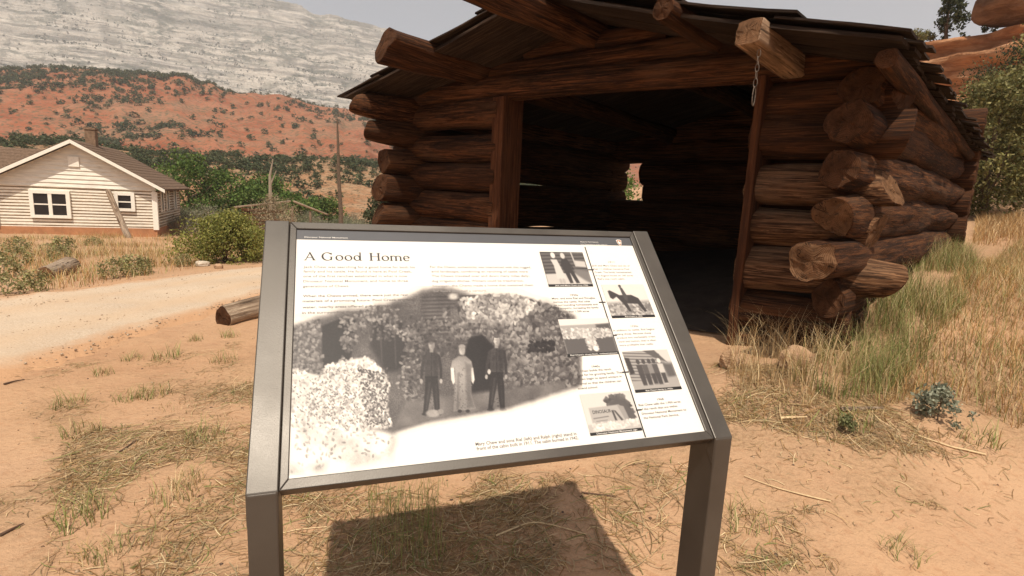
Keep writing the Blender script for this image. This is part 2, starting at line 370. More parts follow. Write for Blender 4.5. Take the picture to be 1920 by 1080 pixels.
# road edges (near and far side) from the left of the frame to behind the cabin
near_e = np.array([(-9.0, -1.6), atz(0, 722, -0.10)[:2], atz(260, 644, -0.16)[:2], atz(480, 580, -0.22)[:2], (-1.9, 10.6), (0.2, 16.0), (1.0, 26)])
far_e = np.array([(-14.5, -0.8), atz(0, 556, -0.25)[:2], atz(250, 526, -0.28)[:2], atz(490, 497, -0.3)[:2], (-3.6, 15.0), (-2.4, 20.0), (-2.0, 30)])
def resample(P, n):
    t = np.linspace(0, 1, len(P)); s = np.linspace(0, 1, n)
    k = [np.interp(s, t, P[:, i]) for i in range(2)]
    for _ in range(12):
        for q in k: q[1:-1] = (q[:-2] + 2*q[1:-1] + q[2:]) / 4
    return np.stack(k, 1)
NE, FE = resample(near_e, 160), resample(far_e, 160)
def in_road(x, y, grow=0.0):
    """1 inside the road"""
    poly = np.concatenate([NE, FE[::-1]]); x = np.asarray(x, float); y = np.asarray(y, float); ins = np.zeros(x.shape, bool)
    j = len(poly)-1
    for i in range(len(poly)):
        xi, yi = poly[i]; xj, yj = poly[j]
        c = ((yi > y) != (yj > y)) & (x < (xj-xi)*(y-yi)/(yj-yi+1e-12)+xi); ins ^= c; j = i
    return ins
def H(x, y):
    x = np.asarray(x, float); y = np.asarray(y, float)
    h = H0(x, y); r = np.hypot(x, y)
    h = h + 0.035*fbm(x*0.9, y*0.9, 1.0, 4) * smooth(0.5, 2.5, r) + 0.012*fbm(x*4, y*4, 5.0, 3)
    return h + 0.4*fbm(x*0.06, y*0.06, 2.0, 3) * smooth(25, 60, r)
def Hz(x, y): return float(H(np.array([x]), np.array([y]))[0])

def polar_sheet(name, az, rs, zf, mat, closed=False, colf=None):
    A, Rr = np.meshgrid(az, rs); X = Rr*np.sin(A); Y = Rr*np.cos(A); Z = zf(A, Rr, X, Y)
    V = np.stack([X, Y, Z], -1).reshape(-1, 3); na, nr = len(az), len(rs)
    i, j = np.meshgrid(np.arange(nr-1), np.arange(na if closed else na-1), indexing='ij'); k = (j+1) % na
    Fq = np.stack([i*na+j, (i+1)*na+j, (i+1)*na+k, i*na+k], -1).reshape(-1, 4)[:, ::-1]
    return mk(name, V, Fq, mat, smooth_=True, cols=None if colf is None else colf(V[:, 0], V[:, 1]))
az_f = np.arange(-64, 64.01, 0.4); az_all = np.radians(np.concatenate([np.arange(-180, -64, 4), az_f, np.arange(68, 180, 4)]))
rs = np.concatenate([[0.02], 0.35 * (1450/0.35) ** (np.arange(190)/189)])
def zg(A, Rr, X, Y):
    z = H(X, Y); ins = in_road(X, Y)
    return z - 0.008*ins
def litter(x, y):
    """where dead grass and its dark crumbs cover the sand"""
    m = smooth(-.28, .32, fbm(x*2.6, y*2.6, 3.0, 3)); near = smooth(3.6, 2.4, np.hypot(x+.4, y-1.6))*smooth(1.2, .55, x-.1*y) + .7*smooth(1.5, .8, np.hypot((x-2.0)*.8, y-2.7))
    bank = smooth(2.2, 3.2, x)*smooth(1.6, 2.6, y)*smooth(14, 8, x); verge = smooth(-5, -7, x)*smooth(8, 11, y)*smooth(60, 30, y)
    return np.clip(m*near + .75*smooth(-.5, .3, fbm(x*1.3, y*1.3, 3.0, 3))*bank + .6*verge*smooth(-.5, .2, fbm(x*.8, y*.8, 3.0, 3)), 0, 1)
def litter_cols(x, y):
    m = litter(x, y); return np.stack([m, m, m], -1)
g = polar_sheet('ground', az_all, rs, zg, M_SAND, True, litter_cols); g['kind'] = 'structure'
# road surface: a strip of gravel with a slightly ragged edge
nc = 26; tt = np.linspace(0, 1, nc); RV = []
NE2, FE2 = resample(near_e, 340), resample(far_e, 340)
for i in range(len(NE2)):
    p = NE2[i][None]*(1-tt[:, None]) + FE2[i][None]*tt[:, None]
    RV.append(p)
RV = np.array(RV); d = (FE2-NE2); d /= np.linalg.norm(d, axis=1)[:, None]
e1 = 0.16*fbm(np.arange(340)*0.21, 3.0, 1.0); e2 = 0.2*fbm(np.arange(340)*0.21, 9.0, 4.0)
RV += d[:, None]*((e1-0.06)[:, None, None]*(1-tt)[None, :, None]**6 + (e2+0.05)[:, None, None]*tt[None, :, None]**6)
edge = np.minimum(tt, 1-tt); crown = (0.034*smooth(0.0, 0.12, edge) - 0.022*(1-smooth(0, 0.05, edge)))[None]
RZ = H(RV[..., 0], RV[..., 1]) + crown + 0.012*fbm(RV[..., 0]*3, RV[..., 1]*3, 8.0)
RVV = np.concatenate([RV, RZ[..., None]], -1).reshape(-1, 3)
i, j = np.meshgrid(np.arange(339), np.arange(nc-1), indexing='ij'); em = np.broadcast_to(smooth(.02, .22, edge)[None], RZ.shape); trk = np.broadcast_to(np.exp(-((tt-.3)/.07)**2)+np.exp(-((tt-.68)/.07)**2), RZ.shape); rcol = np.stack([em, trk, em], -1).reshape(-1, 3)
o = mk('dirt_road', RVV, np.stack([i*nc+j, (i+1)*nc+j, (i+1)*nc+j+1, i*nc+j+1], -1).reshape(-1, 4)[:, ::-1], M_ROAD, smooth_=True, cols=rcol); o['kind'] = 'structure'

# --- far hills and the mesa
def skyl(pts):
    D = [ray(u, v) for u, v in pts]; a = np.array([math.atan2(d[0], d[1]) for d in D]); e = np.array([d[2]/math.hypot(d[0], d[1]) for d in D])
    return lambda A: np.interp(A, a, e)
hillE = skyl([(-700, 130), (-200, 122), (0, 127), (110, 122), (190, 128), (330, 142), (420, 172), (560, 188), (650, 204), (760, 222), (1000, 262), (1300, 292), (1700, 310), (2600, 330)])
AZH = np.radians(np.arange(-75, 40.01, 0.25))
def hill_z(A, Rr, X, Y):
    s = np.clip((Rr-135)/(400-135), 0, 1.4); c = np.cos(A)
    topz = EYE + 400*hillE(A)*0.97
    prof = np.where(s <= 1, 0.30*s + 0.70*smooth(0, 1.05, s), 1 - 2.0*(s-1)**1.3)
    z = -4 + (topz+4)*prof
    z = z + (9*fbm(X*0.012, Y*0.012, 3.0, 5) + 5*np.abs(fbm(A*22, Rr*0.006, 7.0, 3)) + 1.4*fbm(X*0.07, Y*0.07, 4.0, 3)) * smooth(0, .25, s) * (1 - smooth(.75, 1.0, s)*0.6)
    return z
M_RED = mat_hill('red_hill_soil', (0.23, 0.076, 0.040), (0.29, 0.105, 0.054), (0.25, 0.112, 0.068), (0.33, 0.16, 0.098))
o = polar_sheet('red_hill', AZH, np.linspace(135, 500, 120), hill_z, M_RED); o['kind'] = 'structure'
knE = skyl([(-700, 250), (-200, 255), (0, 258), (130, 262), (250, 276), (330, 284), (430, 290), (500, 300), (600, 300), (700, 306), (900, 340), (1300, 365), (2000, 395)])
def knoll_z(A, Rr, X, Y):
    s = np.clip((Rr-58)/(118-58), 0, 1.6)
    topz = EYE + 118*knE(A)
    z = -3.2 + (topz+3.2)*np.where(s <= 1, smooth(-.15, 1.1, s), 1 - 1.4*(s-1))
    return z + (1.3*fbm(X*0.045, Y*0.045, 9.0, 4) + 0.25*fbm(X*0.3, Y*0.3, 2.0, 3)) * smooth(0, .3, s)
M_TAN = mat_hill('tan_hill_soil', (0.36, 0.215, 0.12), (0.40, 0.24, 0.14), (0.33, 0.165, 0.09), (0.42, 0.29, 0.185), 3.0)
o = polar_sheet('tan_hill', AZH, np.linspace(58, 160, 80), knoll_z, M_TAN); o['kind'] = 'structure'
mesaE = skyl([(-800, -160), (-300, -150), (0, -85), (250, -42), (440, -8), (490, 2), (560, 12), (600, 30), (660, 43), (740, 60), (900, 110), (1200, 220), (1500, 310), (2000, 400)])
def mesa_z(A, Rr, X, Y):
    rt = 1250 + 60*fbm(A*5, 1.0, 3.0, 3) + 8*fbm(A*40, 2.0, 3.0, 3)
    s = np.clip((Rr-780)/(rt-780), 0, 1.25)
    top = EYE + 1250*mesaE(A)*.985 + 7*fbm(A*25, 5.0, 1.0, 4)
    z0 = -10 + (top+10)*np.where(s <= 1, .86*s**1.05 + .14*s**4, 1)
    dip = 60*A + 9*fbm(X*.004, Y*.004, 2.0, 4)
    h = (z0+dip)/26.0; fr = h - np.floor(h)
    z = (np.floor(h) + smooth(0.45, 0.95, fr)*0.75 + 0.25*fr)*26.0 - dip
    z = np.where(s > .97, np.minimum(z, top), z) + 6*fbm(X*.02, Y*.02, 1.0, 4)
    return np.where(s >= 1, top + 3*fbm(X*.02, Y*.02, 6.0, 3), z)
o = polar_sheet('mesa_cliff', np.radians(np.arange(-78, 45.01, 0.14)), np.concatenate([np.linspace(760, 1340, 210), [1380, 1430]]), mesa_z, mat_mesa()); o['kind'] = 'structure'

# ------------------------------------------------------------------ the interpretive sign
S_YAW, S_TILT = R(19.081), R(45.987)
SA = np.array([math.cos(S_YAW), math.sin(S_YAW), 0]); SN = np.array([-math.sin(S_YAW), math.cos(S_YAW), 0])
SB = SN*math.cos(S_TILT) + np.array([0, 0, 1])*math.sin(S_TILT); SNN = np.cross(SA, SB)
SO = np.array([-0.40303, 0.93067, EYE-0.54343]); PW, PH = 0.9447, 0.6105
def pp(s, t, off=0.0): return SO + SA*s + SB*t + SNN*off
def pan(u, v):
    d = ray(u, v); P = CAM + d*(((SO-CAM)@SNN)/(d@SNN)) - SO; return P@SA, P@SB
SBASE = SO + SA*PW/2; SBASE[2] = Hz(SBASE[0], SBASE[1])
sign = empty('interpretive_sign', SBASE, 'low slanted bronze metal information sign with a printed history panel', 'information sign')
M_WHITE = mat_plain('panel_white', (0.70, 0.66, 0.61), 0.5, 0.02, 3, 0.0, spec=0.3)
M_INK = mat_plain('black_ink', (0.045, 0.042, 0.042), 0.5, 0.1, 30, 0.0)
M_GREYINK = mat_plain('grey_ink', (0.24, 0.22, 0.21), 0.5, 0.08, 30, 0.0)
M_MIDINK = mat_plain('mid_grey_ink', (0.085, 0.072, 0.07), 0.5, 0.08, 30, 0.0)
M_BAND = mat_plain('header_band_ink', (0.085, 0.085, 0.092), 0.4, 0.05, 10, 0.0)
M_LOGO = mat_plain('emblem_brown', (0.36, 0.14, 0.07), 0.5, 0.1, 60, 0.0)
def pbox(name, s0, s1, t0, t1, o0, o1, mat, bv=0.002, parent=sign):
    o = mk(name, boxv(pp(s0, t0, o0), SA*(s1-s0), SB*(t1-t0), SNN*(o1-o0)), BOXF, mat, parent, SBASE)
    if bv: bevel(o, bv)
    return o
pbox('panel_board', -0.0150, 0.9590, -0.0170, 0.6280, -0.0160, 0.0, M_WHITE, 0)
def strip(name, q, o0, o1):        # mitred frame strip, q = four (s,t)
    V = [pp(s, t, o0) for s, t in q] + [pp(s, t, o1) for s, t in q]
    return bevel(mk(name, V, BOXF, M_FRAME, sign, SBASE), 0.0018)
x0, x1, y0, y1 = 0.0, PW, 0.0, PH; X0, X1, Y0, Y1 = -0.0158, 0.9598, -0.021, 0.6315
strip('frame_strip', [(X0, Y0), (X1, Y0), (x1, y0), (x0, y0)], -0.030, 0.0055)
strip('frame_strip', [(x0, y1), (x1, y1), (X1, Y1), (X0, Y1)], -0.018, 0.0055)
strip('frame_strip', [(X0, Y0), (x0, y0), (x0, y1), (X0, Y1)], -0.018, 0.0055)
strip('frame_strip', [(x1, y0), (X1, Y0), (X1, Y1), (x1, y1)], -0.018, 0.0055)
for s0, s1 in ((-0.0722, -0.0170), (0.9610, 1.0125)):
    prof = [(-0.022, .0075), (0.633, .0075), (0.633, -.042), (-0.0715, -.042)]
    V = [pp(s0, t, q) for t, q in prof] + [pp(s1, t, q) for t, q in prof]
    bevel(mk('side_rail', V, BOXF, M_FRAME, sign, SBASE), 0.0025)
    A = pp(s0+.0012, -0.022, .0075) - SN*0.0012 - np.array([0, 0, .0025]); w = SA*(s1-s0-.0024)
    zb = SBASE[2]-0.12; dn = np.array([0, 0, zb-A[2]]); up = np.array([0, 0, 0.088]); dp = SN*0.092
    V = [A, A+dn, A+dn+dp, A+dp+up]; V = V + [q+w for q in V]
    bevel(mk('leg', V, BOXF, M_FRAME, sign, SBASE), 0.003)

# --- lettering
def text_mesh(body, align='LEFT'):
    cu = bpy.data.curves.new('txt', 'FONT'); cu.body = body; cu.size = 1.0; cu.resolution_u = 2; cu.offset = .006
    to = bpy.data.objects.new('txt', cu); COL.objects.link(to); bpy.context.view_layer.update()
    me = bpy.data.meshes.new_from_object(to)
    V = np.array([v.co[:] for v in me.vertices]); Fc = [tuple(p.vertices) for p in me.polygons]
    bpy.data.objects.remove(to); bpy.data.curves.remove(cu); bpy.data.meshes.remove(me)
    return V, Fc
def print_one(name, lines, mat, off=0.0006, parent=sign):
    """lines: (text, (u,v) left end of the baseline in the printed layout, right end u, cap height in metres)"""
    VV, FF, n = [], [], 0
    for body, (u, v), (u2, v2), cap in lines:
        V, Fc = text_mesh(body); s, t = pan(u, v); s2, t2 = pan(u2, v2)
        sx = (s2-s)/max(V[:, 0].max()-V[:, 0].min(), 1e-6); sy = cap/0.70
        x = (V[:, 0]-V[:, 0].min())*sx; y = V[:, 1]*sy
        VV.append(SO + np.outer(s+x, SA) + np.outer(t+y, SB) + SNN*off)
        FF += [tuple(i+n for i in f) for f in Fc]; n += len(V)
    return mk(name, np.concatenate(VV), FF, mat, parent, SBASE)
def print_lines(name, lines, mat, off=0.0006):
    for l in lines: print_one(name, [l], mat, off)
def prect(name, q, mat, off=0.0004, parent=sign):   # flat printed quad from layout corners
    return mk(name, [pp(*pan(u, v), off) for u, v in q], [(0, 1, 2, 3)], mat, parent, SBASE)
mk('header_band', [pp(0, PH-0.031, .0004), pp(PW, PH-0.031, .0004), pp(PW, PH, .0004), pp(0, PH, .0004)], [(0, 1, 2, 3)], M_BAND, sign, SBASE)
print_lines('header_text', [('Dinosaur National Monument', (571, 446), (652, 447.5), .0042), ('National Park Service', (1088, 454.5), (1122, 455.5), .0036), ('U.S. Department of the Interior', (1089, 459), (1139, 460.5), .0036)], M_WHITE, .0009)
# arrowhead emblem
lg = np.array([pan(1156, 450), ]) ; cs, ct = pan(1161, 455.5)
ar = [(-.009, .009), (-.004, .012), (.004, .012), (.009, .009), (.007, -.002), (.003, -.010), (0, -.014), (-.003, -.010), (-.007, -.002)]
mk('emblem', [pp(cs+x, ct+y, .0009) for x, y in ar], [tuple(range(len(ar)-1, -1, -1))], M_WHITE, sign, SBASE)
mk('emblem', [pp(cs+x*.8, ct+y*.8, .0013) for x, y in ar], [tuple(range(len(ar)-1, -1, -1))], M_LOGO, sign, SBASE)
mk('emblem', [pp(cs+x, ct+y, .0017) for x, y in [(-.005, .0015), (-.002, .008), (.001, .002), (.005, .004), (.003, -.003), (-.001, -.007)]], [(5, 4, 3, 2, 1, 0)], M_WHITE, sign, SBASE)
# serif title "A Good Home" drawn from strokes: thick stems, thin hairlines, slab serifs (em units)
def title():
    P = []
    def q(*pts): P.append(list(pts))
    def rect(a, b, c, d): q((a, b), (c, b), (c, d), (a, d))
    def serif(x, y, w, up=True):
        h = .032 if up else -.032; rect(x-w, min(y, y+h), x+w, max(y, y+h))
    def ring(cx, cy, rx, ry, th, tn, a0=0, a1=360, n=28, tilt=12):
        A = np.radians(np.linspace(a0, a1, n+1))
        for a, b in zip(A[:-1], A[1:]):
            def pt(g, inner):
                k = abs(math.cos(g - R(tilt))); w = tn + (th-tn)*k**1.5
                return (cx+(rx-(w if inner else 0))*math.cos(g), cy+(ry-(w if inner else 0))*math.sin(g))
            q(pt(a, 0), pt(b, 0), pt(b, 1), pt(a, 1))
    x = 0.0
    # A
    q((.05, 0), (.10, 0), (.35, .66), (.30, .66)); q((.265, .70), (.35, .70), (.63, 0), (.51, 0)); rect(.16, .22, .45, .25); serif(.065, 0, .075); serif(.57, 0, .10)
    x = 0.98
    # G
    ring(x+.34, .34, .34, .36, .12, .045, 42, 330); rect(x+.52, .03, x+.61, .30); serif(x+.56, .29, .10); q((x+.55, .50), (x+.60, .50), (x+.60, .68), (x+.58, .68))
    x += .80
    for _ in range(2): ring(x+.235, .225, .235, .24, 0.105, .042); x += .53
    # d
    ring(x+.215, .225, .215, .24, 0.105, .042); rect(x+.36, 0, x+.445, .72); q((x+.28, .69), (x+.36, .68), (x+.445, .745), (x+.43, .745)); serif(x+.45, 0, .06)
    x += .53 + .42
    # H
    for k in (.11, .56): rect(x+k-.056, 0, x+k+.056, .69); serif(x+k, 0, .11); serif(x+k, .69, .11, False)
    rect(x+.15, .345, x+.52, .378); x += .74
    ring(x+.235, .225, .235, .24, 0.105, .042); x += .53
    # m
    for k in (.07, .36, .65): rect(x+k-.05, 0, x+k+.05, .36 if k > .1 else .45); serif(x+k, 0, .085)
    q((x-.03, .42), (x+.03, .42), (x+.11, .465), (x+.10, .465))
    for k in (.215, .505): ring(x+k, .315, .185, .15, .08, .05, 0, 165, 14)
    x += .80
    # e
    ring(x+.215, .225, .215, .24, .105, .04, 8, 318); rect(x+.06, .235, x+.40, .262)
    return P, x + .44
TP, TWD = title(); s0, t0 = pan(570, 488); s1, _ = pan(769, 487); k = (s1-s0)/TWD; VV, FF = [], []
kh = 0.0245/0.70
for q in TP:
    a = sum(q[i][0]*q[(i+1) % len(q)][1]-q[(i+1) % len(q)][0]*q[i][1] for i in range(len(q)))
    if a < 0: q = q[::-1]
    b = len(VV); VV += [pp(s0+u*k, t0+v*kh, .0006 + .00002*(len(FF) % 7)) for u, v in q]; FF.append(tuple(range(b, b+len(q))))
mk('title_text', VV, FF, M_INK, sign, SBASE)
CH = .0066
def para(name, lines, mat, cap=CH):
    print_lines(name, [(b, (u0, y), (u1, y+dy), cap) for b, u0, u1, y, dy in lines], mat)
c1 = [('Jack Chew was searching for a good home for both his', 569, 778, 502.5, 1.5), ('family and his cattle. He found it here at Pool Creek,', 569, 772, 511, 1), ('one of the first ranches established in what is now', 568.5, 764, 520, .5), ('Dinosaur National Monument, and home to three', 568.5, 765, 529.5, 0), ('generations of Chews.', 568, 655, 539, 0)]
para('body_text', c1, M_GREYINK)
c2 = [('When the Chews arrived, there were just the raw', 568, 765, 557.5, -1), ('materials of a promising future. Pool Creek provided', 567.5, 779, 567, -1.5), ('water, nearby areas offered good winter grazing, and trees', 567, 802, 578.5, -2.5), ('in the surrounding mountains supplied timber.', 566.5, 759, 589, -2.5)]
para('body_text', c2, M_MIDINK)
c3 = [('For the Chews, authenticity was intertwined with this rugged,', 806.5, 996, 502.5, 1.5), ('arid landscape, combining an ranching of cattle were', 809, 990, 511, 1), ('The Chews traveled over and down many miles daily,', 809.5, 993, 519.5, .5), ('dug irrigation ditches. Winters could be treacherous,', 810, 982, 529, 0), ('however, the Chews made a home that sustained them', 811.5, 1000, 538, -.5), ('for more than half a century.', 813, 913, 548, -.8)]
para('body_text', c3, M_GREYINK)
sm = .0056
para('timeline_text', [('1911', 1141, 1152, 493, 0), ('Jack and Mary Chew and six of', 1110, 1181, 499.5, .2), ('their 11 children moved to Pool', 1112, 1180, 505.7, 0), ('Creek. The family homesteaded,', 1115, 1185, 512, 0), ('in a dugout house on 160 acres', 1117, 1187, 518.2, -.2), ("Rial's one room cabin.", 1121, 1172, 524.5, -.3)], M_GREYINK, sm)
para('timeline_text', [('1920s', 1070, 1084, 555, 0), ('Mary, and sons Rial and Douglas,', 1035, 1117, 561.5, -.4), ('pursue the cattle. Rial adds', 1038, 1107, 568, -.4), ('to surrounding homesteads and', 1039, 1121, 574, -.6), ('the property, increasing the family', 1041, 1123, 580, -.7), ('to more than 1,200 acres.', 1045, 1106, 586.5, -.6)], M_MIDINK, sm)
para('timeline_text', [('1930s', 1183, 1197, 613.5, 0), ('In addition to cattle, Rial begins', 1150, 1228, 621.5, -.8), ('raising sheep. Because sheep', 1154, 1222, 628.5, -.9), ('produce two marketable crops,', 1157, 1230, 635.5, -1), ("wool and mutton, they're often", 1160, 1231, 642.5, -1.1), ('more profitable than cattle.', 1162, 1226, 649.3, -1.1)], M_GREYINK, sm)
para('timeline_text', [('1940s', 1110, 1125, 689.5, -.3), ('Rial Chew builds the ranch', 1077, 1147, 698.5, -1.5), ('house for his growing family. The', 1078, 1167, 706, -2), ('Chews begin to spend winters in', 1080, 1167, 713.5, -2.2), ('Vernal so that the children can', 1083, 1166, 722, -2.4), ('attend school.', 1084, 1122, 730.5, -1)], M_MIDINK, sm)
para('timeline_text', [('1968', 1233, 1245, 751, -.3), ('Rial Chew sells the 1,900 acres', 1198, 1278, 762, -2.4), ('of the ranch that are within', 1201, 1272, 769.7, -2.3), ('Dinosaur National Monument to', 1204, 1289, 778, -2.8), ('the National Park Service.', 1207, 1275, 786, -2.3)], M_MIDINK, sm)
print_lines('caption_text', [('Mary Chew and sons Rial (left) and Ralph (right) stand in', (892, 836), (1081, 815.5), .0072), ('front of the cabin built in 1911. The cabin burned in 1942.', (894, 844.5), (1085, 823.5), .0072)], M_MIDINK)
prect('timeline_rule', [(1095.5, 463), (1209, 820), (1211.5, 820), (1097.5, 463)], M_INK, .0007)
for u, v in ((1107, 506), (1129, 567), (1150, 629), (1172.5, 698), (1196, 769)):
    s, t = pan(u, v); mk('timeline_tick', [pp(s-.010, t-.0018, .001), pp(s+.010, t-.0018, .001), pp(s+.010, t+.0018, .001), pp(s-.010, t+.0018, .001)], [(0, 1, 2, 3)], M_INK, sign, SBASE)

# --- printed photographs: a fine grid whose vertex colours are the ink of the print
class Canvas:
    def __init__(s, u0, v0, u1, v1, step):
        s.st = step; s.u = np.arange(u0, u1+.01, step); s.v = np.arange(v0, v1+.01, step); s.U, s.V = np.meshgrid(s.u, s.v); s.I = np.ones(s.U.shape)*245.0
        s.r = np.random.default_rng(int(u0*7+v0))
    def poly(s, pts, val, soft=1.5, noise=0):
        d = s.inside(pts, soft); s.I = s.I*(1-d) + (val + (noise*s.r.normal(size=s.I.shape) if noise else 0))*d
    def inside(s, pts, soft=1.5):
        pts = np.array(pts, float); ins = np.zeros(s.U.shape, bool); dist = np.full(s.U.shape, 1e9); j = len(pts)-1
        for i in range(len(pts)):
            (xi, yi), (xj, yj) = pts[i], pts[j]
            c = ((yi > s.V) != (yj > s.V)) & (s.U < (xj-xi)*(s.V-yi)/(yj-yi+1e-9)+xi); ins ^= c
            ex, ey = xj-xi, yj-yi; t = np.clip(((s.U-xi)*ex+(s.V-yi)*ey)/(ex*ex+ey*ey+1e-9), 0, 1)
            dist = np.minimum(dist, np.hypot(s.U-xi-t*ex, s.V-yi-t*ey)); j = i
        return smooth(-soft, soft, np.where(ins, dist, -dist))
    def ell(s, cx, cy, rx, ry, val, soft=.25):
        d = 1 - smooth(1-soft, 1+soft, np.hypot((s.U-cx)/rx, (s.V-cy)/ry)); s.I = s.I*(1-d) + val*d
    def leaves(s, n, pts, lo, hi, rad=4, dens=0.85, bias=None):
        pts = np.array(pts, float); m = s.inside(pts, 2)
        for _ in range(n):
            i = int(np.clip((s.r.uniform(pts[:, 1].min(), pts[:, 1].max())-s.v[0])/(s.v[1]-s.v[0]), 0, s.I.shape[0]-1)); j = int(np.clip((s.r.uniform(pts[:, 0].min(), pts[:, 0].max())-s.u[0])/(s.u[1]-s.u[0]), 0, s.I.shape[1]-1))
            if m[i, j] < s.r.random(): continue
            w = int(max(1, rad/s.st*1.6)); a = slice(max(0, i-w), i+w+1), slice(max(0, j-w), j+w+1)
            an = s.r.random()*3.14; du = s.U[a]-s.u[j]; dv = s.V[a]-s.v[i]; x = du*math.cos(an)+dv*math.sin(an); y = -du*math.sin(an)+dv*math.cos(an)
            d = (1-smooth(.7, 1.2, np.hypot(x/rad, y/(rad*.55))))*dens; val = lo+(hi-lo)*s.r.random()
            s.I[a] = s.I[a]*(1-d) + (val - 14*x/rad)*d
    def build(s, name, off, tint=(1.0, .93, .92), mask=None):
        d = np.stack([FW[k] + (s.U-960)/F_PX*RT[k] - (s.V-540)/F_PX*UPV[k] for k in range(3)], -1)
        P = d*(((SO-CAM)@SNN)/(d@SNN))[..., None] + CAM + SNN*off
        I = np.clip(s.I, 0, 255)
        dark = np.array([16, 11, 13.]); light = np.array([214, 207, 198.]); C = dark + (light-dark)*(I/255)[..., None]
        ny, nx = I.shape; i, j = np.meshgrid(np.arange(ny-1), np.arange(nx-1), indexing='ij')
        Fq = np.stack([i*nx+j, (i+1)*nx+j, (i+1)*nx+j+1, i*nx+j+1], -1).reshape(-1, 4)
        if mask is not None: Fq = Fq[mask[:-1, :-1].ravel() > 0.5]
        return mk(name, P.reshape(-1, 3), Fq, M_PRINT, sign, SBASE, cols=lin(C).reshape(-1, 3))
c = Canvas(542, 536, 1092, 892, 1.25)
wall = [(548, 612), (640, 585), (718, 575), (790, 546), (832, 540), (900, 556), (965, 556), (1040, 576), (1078, 592), (1090, 640), (1090, 728), (960, 768), (800, 795), (735, 812), (548, 760)]
c.poly(wall, 118, 9, 10)
c.poly([(800, 560), (1000, 560), (1000, 600), (790, 640)], 130, 8)
for y in range(556, 650, 7): c.poly([(790, y), (900, y-3), (900, y), (790, y+3)], 95, 1.5)
c.poly([(603, 612), (650, 592), (668, 600), (655, 690), (605, 715)], 48, 3)
c.poly([(700, 600), (752, 598), (768, 640), (762, 692), (725, 698), (694, 650)], 62, 7)
for x in (712, 738): c.poly([(x, 620), (x+3, 620), (x+6, 690), (x+3, 690)], 92, 1.5)
c.leaves(60, [(690, 600), (770, 600), (770, 640), (690, 640)], 70, 150, 4)
c.leaves(420, [(546, 615), (600, 600), (606, 715), (546, 720)], 95, 190, 4.5)
c.leaves(1500, [(636, 600), (700, 574), (745, 580), (790, 640), (800, 690), (770, 760), (745, 720), (760, 640), (700, 600), (668, 640), (640, 680)], 90, 205, 4.5)
c.leaves(700, [(770, 590), (860, 600), (860, 650), (790, 700), (800, 760), (760, 770)], 70, 165, 4.5)
c.leaves(3300, [(830, 580), (900, 552), (980, 556), (1050, 580), (1085, 610), (1085, 725), (960, 755), (940, 700), (925, 640), (890, 622), (855, 650)], 85, 190, 5)
c.leaves(700, [(860, 560), (960, 552), (1010, 570), (960, 610), (880, 600)], 150, 240, 4.5)
c.poly([(872, 660), (880, 634), (905, 628), (926, 650), (930, 742), (878, 748)], 42, 3)
c.leaves(60, [(990, 640), (1040, 640), (1040, 660), (990, 660)], 40, 70, 5)
c.poly([(760, 752), (900, 735), (1060, 715), (1060, 730), (960, 762), (800, 790), (735, 806)], 140, 6)
# pale flowering bush and pale yard
bush = [(546, 690), (600, 705), (612, 684), (668, 672), (690, 670), (715, 690), (730, 720), (726, 765), (735, 800), (650, 810), (546, 800)]
c.poly(bush, 235, 3); c.leaves(900, bush, 190, 275, 4.5, .8); c.leaves(700, [(600, 690), (728, 690), (728, 790), (650, 800), (560, 770)], 130, 215, 2.6, .8); c.leaves(380, [(670, 690), (730, 700), (730, 800), (690, 800)], 80, 170, 2.8, .8); c.leaves(240, bush, 110, 200, 2.4, .7)
c.leaves(130, [(546, 800), (735, 800), (740, 850), (546, 885)], 165, 235, 4, .7)
